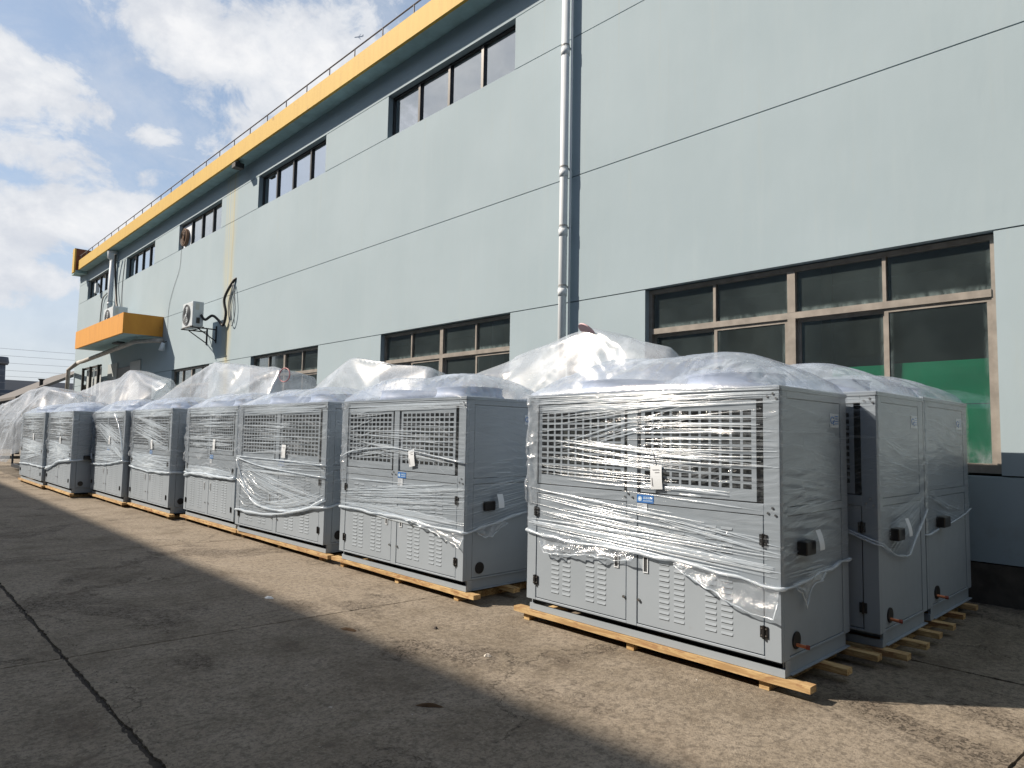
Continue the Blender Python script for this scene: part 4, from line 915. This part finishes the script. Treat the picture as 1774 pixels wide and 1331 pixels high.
pallet((6.60, 1.83, 0), 2.5, 'pine pallet under the chiller nearest the factory wall', [(.05, -.16, 2.4), (.52, -.12, 2.4), (1.0, -.11, 2.4)], (.10, 1.2, 2.3), 22)

# ------------------------------------------------------------ machines under loose plastic sheets
MSIL = material('machine_grey', vary((.30, .33, .36), .2, 3), rough=.4, metal=.3)
MDRK = material('machine_dark', vary((.05, .06, .075), .3, 3), rough=.45)
MBLU = material('machine_blue', vary((.10, .17, .28), .2, 3), rough=.45)
def rack(loc, ln, wd, hh, label, seed):
    r = random.Random(seed); t = empty('compressor_rack', loc); tag(t, label, 'compressor rack', 'compressor racks under plastic sheets')
    f = MB()
    for x in (0, wd - .08):
        f.box((x, 0, .1), (x + .08, ln, .22))
        for y in (0, ln - .06): f.box((x, y, .221), (x + .06, y + .06, hh * .8))
        f.box((x, .061, hh * .8 - .06), (x + .06, ln - .061, hh * .8))
    f.box((.081, 0, .1), (wd - .081, .08, .22)).box((.081, ln - .08, .1), (wd - .081, ln, .22))
    ob('base_frame', f, MDRK, t)
    ob('receiver_tank', MB().tube([(wd * .5, .2, .55), (wd * .5, .3, .55), (wd * .5, ln - .3, .55), (wd * .5, ln - .2, .55)], [.1, .25, .25, .1], 20), MSIL, t, smooth=True)
    n = max(2, int(ln / 1.1))
    for k in range(n):
        y = ln * (k + .5) / n; c = MB().tube([(wd * .5, y, .85), (wd * .5, y, .9), (wd * .5, y, hh * .72), (wd * .5, y, hh * .78)], [.12, .2, .2, .12], 16)
        cc = ob('compressor', c, (MBLU, MSIL, MDRK)[k % 3], t, smooth=True)
        ob('suction_pipe', MB().tube(curve([(wd * .5, y, hh * .78), (wd * .5, y + .05, hh * .86), (wd * .7, y + .1, hh * .9), (wd * .85, y + .1, hh * .7), (wd * .85, y + .1, .4)]), .035, 8), MDRK, cc, smooth=True)
    ob('header_pipe', MB().tube([(wd * .85, .1, hh * .84), (wd * .85, ln - .1, hh * .84)], .06, 12), MSIL, t, smooth=True)
    ob('control_box', MB().box((.02, ln * .3, hh * .45), (.2, ln * .55, hh * .78)), MSIL, t, bevel=.01)
    return t
def sheet(name_label, pts, peaks, seed, amp=.035, edge=.085):
    bm = bmesh.new(); vs = [bm.verts.new(p) for p in pts]
    res = bmesh.ops.convex_hull(bm, input=vs)
    dead = [g_ for g_ in res['geom_interior'] if isinstance(g_, bmesh.types.BMVert)]
    bmesh.ops.delete(bm, geom=dead, context='VERTS')
    bmesh.ops.recalc_face_normals(bm, faces=bm.faces)
    bmesh.ops.delete(bm, geom=[f for f in bm.faces if f.normal.z < -.7], context='FACES')
    for _ in range(6):
        le = [e for e in bm.edges if e.calc_length() > edge]
        if not le or len(bm.verts) > 26000: break
        bmesh.ops.subdivide_edges(bm, edges=le, cuts=1, use_grid_fill=True)
        bmesh.ops.triangulate(bm, faces=[f for f in bm.faces if len(f.verts) > 4])
    bm.normal_update()
    C = np.array([v.co[:] for v in bm.verts]); Nn = np.array([v.normal[:] for v in bm.verts])
    pk = np.array(peaks); dd = np.linalg.norm(C[:, None, :] - pk[None], axis=2); ix = dd.argmin(1); dm = dd.min(1)
    dx = C - pk[ix]; th = np.arctan2(dx[:, 1], dx[:, 0])
    fa = np.clip(dm / .5, 0, 1)
    q = vn(C[:, 0] * 1.3 + 7, C[:, 1] * 1.3 + C[:, 2], seed)
    w = ridge(th * 5.5 + 1.2 * q + 20, ix * 3.7 + dm * .25, seed) ** 4 * 1.5 + ridge(th * 13 + 2 * q + 40, ix * 1.7 + dm * .5, seed + 3) ** 3 * .3
    w2 = ridge(C[:, 1] * 3.1 + C[:, 0] + 30 + q, C[:, 2] * .7, seed + 5) ** 4 + .5 * vn(C[:, 0] * 5 + 50, C[:, 1] * 5 + C[:, 2] * 5, seed + 6)
    sag = -.10 * np.clip(dm, 0, 1.2) * vn(C[:, 0] * .9 + 3, C[:, 1] * .9 + C[:, 2] * .5, seed + 8)
    d = fa * (amp * 1.0 * w + amp * .14 * w2 * np.clip(dm - .6, 0, 1)) + sag * .9
    C2 = C + Nn * d[:, None]
    C2[:, 2] = np.maximum(C2[:, 2], .03)
    for v, c in zip(bm.verts, C2): v.co = c
    for _ in range(4): bmesh.ops.smooth_vert(bm, verts=[v for v in bm.verts if not v.is_boundary], factor=.5, use_axis_x=True, use_axis_y=True, use_axis_z=True)
    me = bpy.data.meshes.new('plastic_sheet'); bm.to_mesh(me); bm.free(); me.materials.append(TARP)
    me.polygons.foreach_set('use_smooth', [True] * len(me.polygons))
    o = link('plastic_sheet', me); tag(o, name_label, 'plastic sheet', 'loose clear plastic sheets over machines'); return o
def foot(x0, x1, y0, y1, z): return [(x0, y0, z), (x1, y0, z), (x1, y1, z), (x0, y1, z)]
# first cover, right behind the two nearest chillers
rack((5.75, 4.6, 0), 3.2, 1.1, 2.55, 'compressor rack under the tall clear sheet behind the second chiller', 1)
sheet('tall rounded clear sheet with pink pad at its peak behind the nearest chillers', [(6.2, 5.2, 2.90), (6.2, 4.56, 2.72), (6.2, 4.1, 2.58), (6.25, 3.92, 2.36), (6.3, 6.35, 2.72), (6.2, 7.2, 2.50), (6.1, 7.9, 2.30), (6.9, 4.3, 2.5), (6.9, 5.3, 2.75), (6.9, 7.7, 2.3)] + foot(5.66, 7.2, 4.15, 8.05, 1.5) + foot(5.62, 7.3, 4.15, 8.1, .4), [(6.2, 5.2, 2.95), (6.2, 4.1, 2.6), (6.2, 7.9, 2.35)], 5, .035, .07)
PINK = material('pink_pad', color=(.62, .42, .44), rough=.7)
tag(ob('foam_pad', MB().tube([(6.17, 5.24, 2.845), (6.18, 5.236, 2.858)], [.12, .12], 24), PINK), 'round pink foam pad at the peak of the tall clear sheet', 'pad')
rack((5.6, 8.6, 0), 2.6, 1.0, 2.3, 'compressor rack under the peaked sheet behind the third chiller', 2)
sheet('pointed clear sheet with flat right shoulder behind the third chiller', [(5.8, 9.99, 2.84), (5.9, 9.2, 2.74), (5.9, 7.95, 2.57), (5.9, 7.8, 2.45), (6.6, 9.9, 2.6), (6.6, 8.0, 2.4), (5.8, 11.3, 2.40)] + foot(5.3, 6.9, 7.75, 11.6, 1.6) + foot(5.2, 7.0, 7.7, 11.8, .4), [(5.8, 9.99, 2.85), (5.9, 7.95, 2.6)], 15)
rack((5.6, 13.0, 0), 3.6, 1.0, 2.6, 'compressor rack under the wide tent sheet behind the fifth chiller', 3)
sheet('wide tent shaped sheet with sharp ridge behind the fourth and fifth chillers', [(5.8, 15.99, 3.16), (5.8, 12.55, 2.80), (6.6, 15.8, 2.9), (6.6, 12.7, 2.7), (5.9, 20.6, 2.45)] + foot(5.2, 6.9, 12.3, 21.0, 1.7) + foot(4.9, 7.0, 12.2, 21.6, .5), [(5.8, 15.99, 3.16), (5.8, 12.55, 2.82)], 25, .05)
rng_ = MB().tube([(5.78, 12.35 + .22 * math.cos(a), 2.66 + .13 * math.sin(a)) for a in np.linspace(0, 2 * math.pi, 24)], .011, 6)
tag(ob('red_ring', rng_, material('red_plastic', color=(.36, .14, .16), rough=.5), smooth=True), 'red ring hanging at the right end of the wide tent sheet', 'ring')
rack((5.7, 21.6, 0), 3.0, 1.0, 2.7, 'compressor rack under the pyramid sheet behind the sixth chiller', 4)
sheet('pyramid shaped sheet over a machine below the orange canopy', [(5.8, 22.62, 3.36), (6.9, 22.4, 3.1), (5.9, 19.6, 2.85), (5.2, 31.0, 2.35), (6.8, 31, 2.3)] + foot(4.9, 7.1, 21.0, 32, 1.8) + foot(4.7, 7.2, 21.0, 33, .5), [(5.8, 22.62, 3.37)], 35, .06, .12)
rack((4.2, 27.2, 0), 4.2, 1.3, 2.6, 'compressor rack under the draped sheet at the far left', 5)
sheet('long draped sheet reaching the ground at the far left edge', [(4.2, 25.2, 2.84), (4.1, 27.49, 2.84), (3.7, 33.2, 2.25), (5.6, 25.2, 2.6), (5.6, 33, 2.3), (4.4, 22.6, 2.48)] + foot(3.5, 6, 25.6, 34, 1.7) + foot(3.3, 6, 25.6, 35, .5), [(4.2, 25.2, 2.85), (4.1, 27.49, 2.85), (3.7, 33.2, 2.2)], 45, .08, .12)

# ------------------------------------------------------------ things lying on the ground
LEAF = material('dry_leaf', color=(.10, .06, .03), rough=.9)
def bit(name, x, y, w, h, m, label, cat, seed):
    r = random.Random(seed); n = 12; pts = [(w * (.6 + .4 * r.random()) * math.cos(2 * math.pi * k / n), h * (.6 + .4 * r.random()) * math.sin(2 * math.pi * k / n)) for k in range(n)]
    mb = MB(); mb.v = [(a, b, .002) for a, b in pts] + [(a * .5, b * .5, .014 + .006 * r.random()) for a, b in pts] + [(0, 0, .012)]
    for k in range(n): mb.f += [(k, (k + 1) % n, n + (k + 1) % n, n + k), (n + k, n + (k + 1) % n, 2 * n)]
    o = ob(name, mb, m, None, (x, y, 0)); o.rotation_euler = (0, 0, r.random() * 6); tag(o, label, cat); return o
bit('dry_leaf', 2.99, 5.02, .10, .03, LEAF, 'curled brown leaf on the shadow edge right of the slab joint', 'leaf', 1)
bit('dry_leaf', 2.54, 3.34, .10, .025, LEAF, 'dark thin leaf on the shaded concrete in the foreground', 'leaf', 2)
bit('paper_scrap', 2.96, 6.44, .06, .025, WHITE, 'small white scrap on the sunny concrete near the shadow edge', 'scrap', 3)
bit('stone_chip', 3.41, 3.80, .04, .025, material('pale_stone', color=(.5, .47, .42), rough=.9), 'pale stone chip on sunny concrete in front of the nearest pallet', 'stone', 4)
bit('stone_chip', 3.55, 4.6, .022, .02, material('dark_stone', color=(.06, .05, .045), rough=.9), 'small dark stone chip on the sunny concrete', 'stone', 5)
gv = MB(); rg = random.Random(5)
for k in range(2200):
    x_ = rg.uniform(.3, 6.5); y_ = rg.uniform(.6, 12)
    if rg.random() < .5: x_ = 1.14 + rg.gauss(0, .12)
    s_ = rg.uniform(.0025, .008) * (1.4 if rg.random() < .08 else 1); b0 = len(gv.v)
    for a in range(4): gv.v.append((x_ + s_ * math.cos(a * 1.57 + k) * rg.uniform(.7, 1.3), y_ + s_ * math.sin(a * 1.57 + k), -.001))
    gv.v.append((x_, y_, s_ * rg.uniform(.5, 1))); gv.f += [(b0, b0 + 1, b0 + 4), (b0 + 1, b0 + 2, b0 + 4), (b0 + 2, b0 + 3, b0 + 4), (b0 + 3, b0, b0 + 4)]
tag(ob('gravel', gv, material('grit', vary((.20, .18, .15), .6, 7, 0, 60, False), rough=.95)), 'loose grit scattered over the concrete slabs and in the joint', 'gravel', None, 'stuff')

# ------------------------------------------------------------ surroundings
OPP = material('opposite_wall', vary((.13, .155, .165), .15, .4, 0, 60, False), rough=.85)
opp = empty('opposite_building', (-12, 10, 0)); tag(opp, 'long building across the yard that throws the shade on the concrete', 'building')
ob('wall', MB().box((-9, -38, 0), (2.0, 50, 15.64)), OPP, opp)
mw = MB().box((2.0005, -.9, 0), (2.02, .9, 1.6)).mesh('window', material('opp_glass', color=(.04, .05, .06), rough=.1))
for zz in (1.2, 4.8, 8.4, 12): 
    for yy in range(-36, 50, 5): link('window', mw, opp, (0, yy, zz))
SKYBLK = material('sky_blocker_dark', vary((.035, .030, .028), .2, .5, 0, 60, False), rough=.9)
bk = empty('rear_sky_blocker', (0, -14, 0)); tag(bk, 'unseen dark block added behind the viewer to cut sky light', 'building')
ob('wall', MB().box((-7.9, -12, 0), (26, 0, 15)), SKYBLK, bk)  # added out of view, dark and tall, to keep sky light off the near sides
mw2 = MB().box((-1.1, .0005, 0), (1.1, .02, 1.7)).mesh('window', MATS['opp_glass'])
for zz in (1.2, 4.6, 8.0, 11.4):
    for xx in range(-5, 24, 4): link('window', mw2, bk, (xx, 0, zz))
DKB = material('hazed_concrete', vary((.085, .10, .125), .3, .3, 0, 60, False), rough=.9)  # distance haze put into the colour: lighter and bluer
fb = empty('distant_building', (12.5, 125, 0)); tag(fb, 'dark distant block with barred windows beyond the yard', 'building')
ob('wall', MB().box((-14, -3, 0), (4.5, 6, 6.4)).box((-14, -2.9, 6.401), (.5, 6, 6.9)), DKB, fb)
for k in range(8): ob('window', MB().box((-12 + k * 2, -3.1, 3.9), (-10.9 + k * 2, -3.01, 5.5)), BLACK, fb)
ob('brick_band', MB().box((-14, -3.2, 2.0), (4.5, -3.01, 3.5)), material('brick_red', color=(.20, .06, .04), rough=.9), fb)
ob('roof_hut', MB().box((1.5, 0, 6.41), (4.3, 4, 7.0)), DKB, fb)
ch = empty('chimney', (20.6, 180, 0)); tag(ch, 'dark round chimney with wide head at the left edge', 'chimney')
ob('shaft', MB().tube([(0, 0, 0), (0, 0, 14.6)], [1.7, 1.3], 20), DKB, ch, smooth=True)
ob('head', MB().tube([(0, 0, 14.61), (0, 0, 15.1), (0, 0, 16.2)], [1.7, 1.9, 1.7], 20), DKB, ch, smooth=True)
sh = empty('lean_to_shed', (9, 48, 0)); tag(sh, 'lean-to shed with sloping roof and dark opening beyond the factory end', 'shed')
ob('roof', MB().prism([(-2.6, 3.15), (1.2, 5.15), (1.2, 5.35), (-2.6, 3.3)], 1, 0, 12), material('shed_roof', color=(.10, .095, .09), rough=.8), sh)
ob('post', MB().box((-2.4, .2, 0), (-2.2, .4, 3.1)), BS, sh); ob('back_wall', MB().box((-2.3, 11.5, 0), (1.1, 11.8, 3.0)), BS, sh)
ob('roof_vent', MB().tube([(-1.1, 2, 3.95), (-1.1, 2, 4.4), (-1.1, 2, 4.5)], [.1, .1, .2], 8), BS, sh)
kb = ob('kerb', MB().box((-6, 41.5, 0), (8, 41.8, .14)), PLIN); tag(kb, kind='structure')
for i, (x_, y_, w_, h_, c_) in enumerate(((-30, 150, 30, 9, (.25, .24, .22)), (40, 190, 60, 12, (.22, .23, .25)), (-75, 120, 40, 12, (.2, .2, .2)))):
    b = ob('distant_building', MB().box((-w_ / 2, 0, 0), (w_ / 2, 15, h_)), material('far_wall%s' % 'abc'[i], color=c_, rough=.9), None, (x_, y_, 0)); tag(b, ('low buff warehouse far beyond the yard', 'grey warehouse far behind the shed', 'grey block far to the left of the yard')[i], 'building')
WIRE = material('wire', color=(.25, .27, .3), rough=.6)
pw = [(88, 9.6, 9.7), (88, 8.9, 9.0), (88, 8.0, 8.4), (88, 7.4, 7.5), (88, 6.7, 7.0), (88, 6.2, 6.2), (88, 5.3, 5.6), (88, 5.0, 5.1), (88, 4.4, 4.7)]
for i, (yy, za, zb) in enumerate(pw):
    n = 24; pts = [(-25 + 70 * k / n, yy + i * .3, za + (zb - za) * k / n - .9 * 4 * (k / n) * (1 - k / n) + .9) for k in range(n + 1)]
    tag(ob('power_line', MB().tube(pts, .014, 5), WIRE), ('topmost', 'second', 'third', 'fourth', 'middle', 'sixth', 'seventh', 'eighth', 'lowest')[i] + ' overhead wire crossing the sky beyond the yard, counted from the top', 'wire', 'overhead power lines')
# aeroplane
AP = material('aircraft_grey', color=(.30, .34, .40), rough=.5)
apd = Vector((.4302, .7495, .5031)).normalized() * 2600
ap = empty('aeroplane', (apd.x, apd.y, apd.z + 1.6)); tag(ap, 'tiny aeroplane flying high above the factory roof', 'aeroplane')
ob('fuselage', MB().tube([(-15, 0, 0), (-12, 0, .6), (10, 0, .6), (17, 0, 1.4)], [.4, 1.9, 1.9, .4], 10), AP, ap, smooth=True)
for s_ in (-1, 1): ob('wing', MB().prism([(-3, s_ * 1), (3, s_ * 1), (8, s_ * 16), (5.5, s_ * 16)], 2, 0, .5), AP, ap)
ob('tail_fin', MB().prism([(12, 1), (16, 1), (18, 7), (16, 7)], 1, -.2, .2), AP, ap); ob('tailplane', MB().prism([(12, -5), (16, -5), (14, 0), (16, 5), (12, 5), (10, 0)], 2, 1.2, 1.5), AP, ap)
zq = (U0 * .55 - F0 * .83).normalized(); xq = (R0 + U0 * .12).normalized(); yq = zq.cross(xq).normalized(); zq = xq.cross(yq)
ap.rotation_euler = Matrix((xq, yq, zq)).transposed().to_euler()
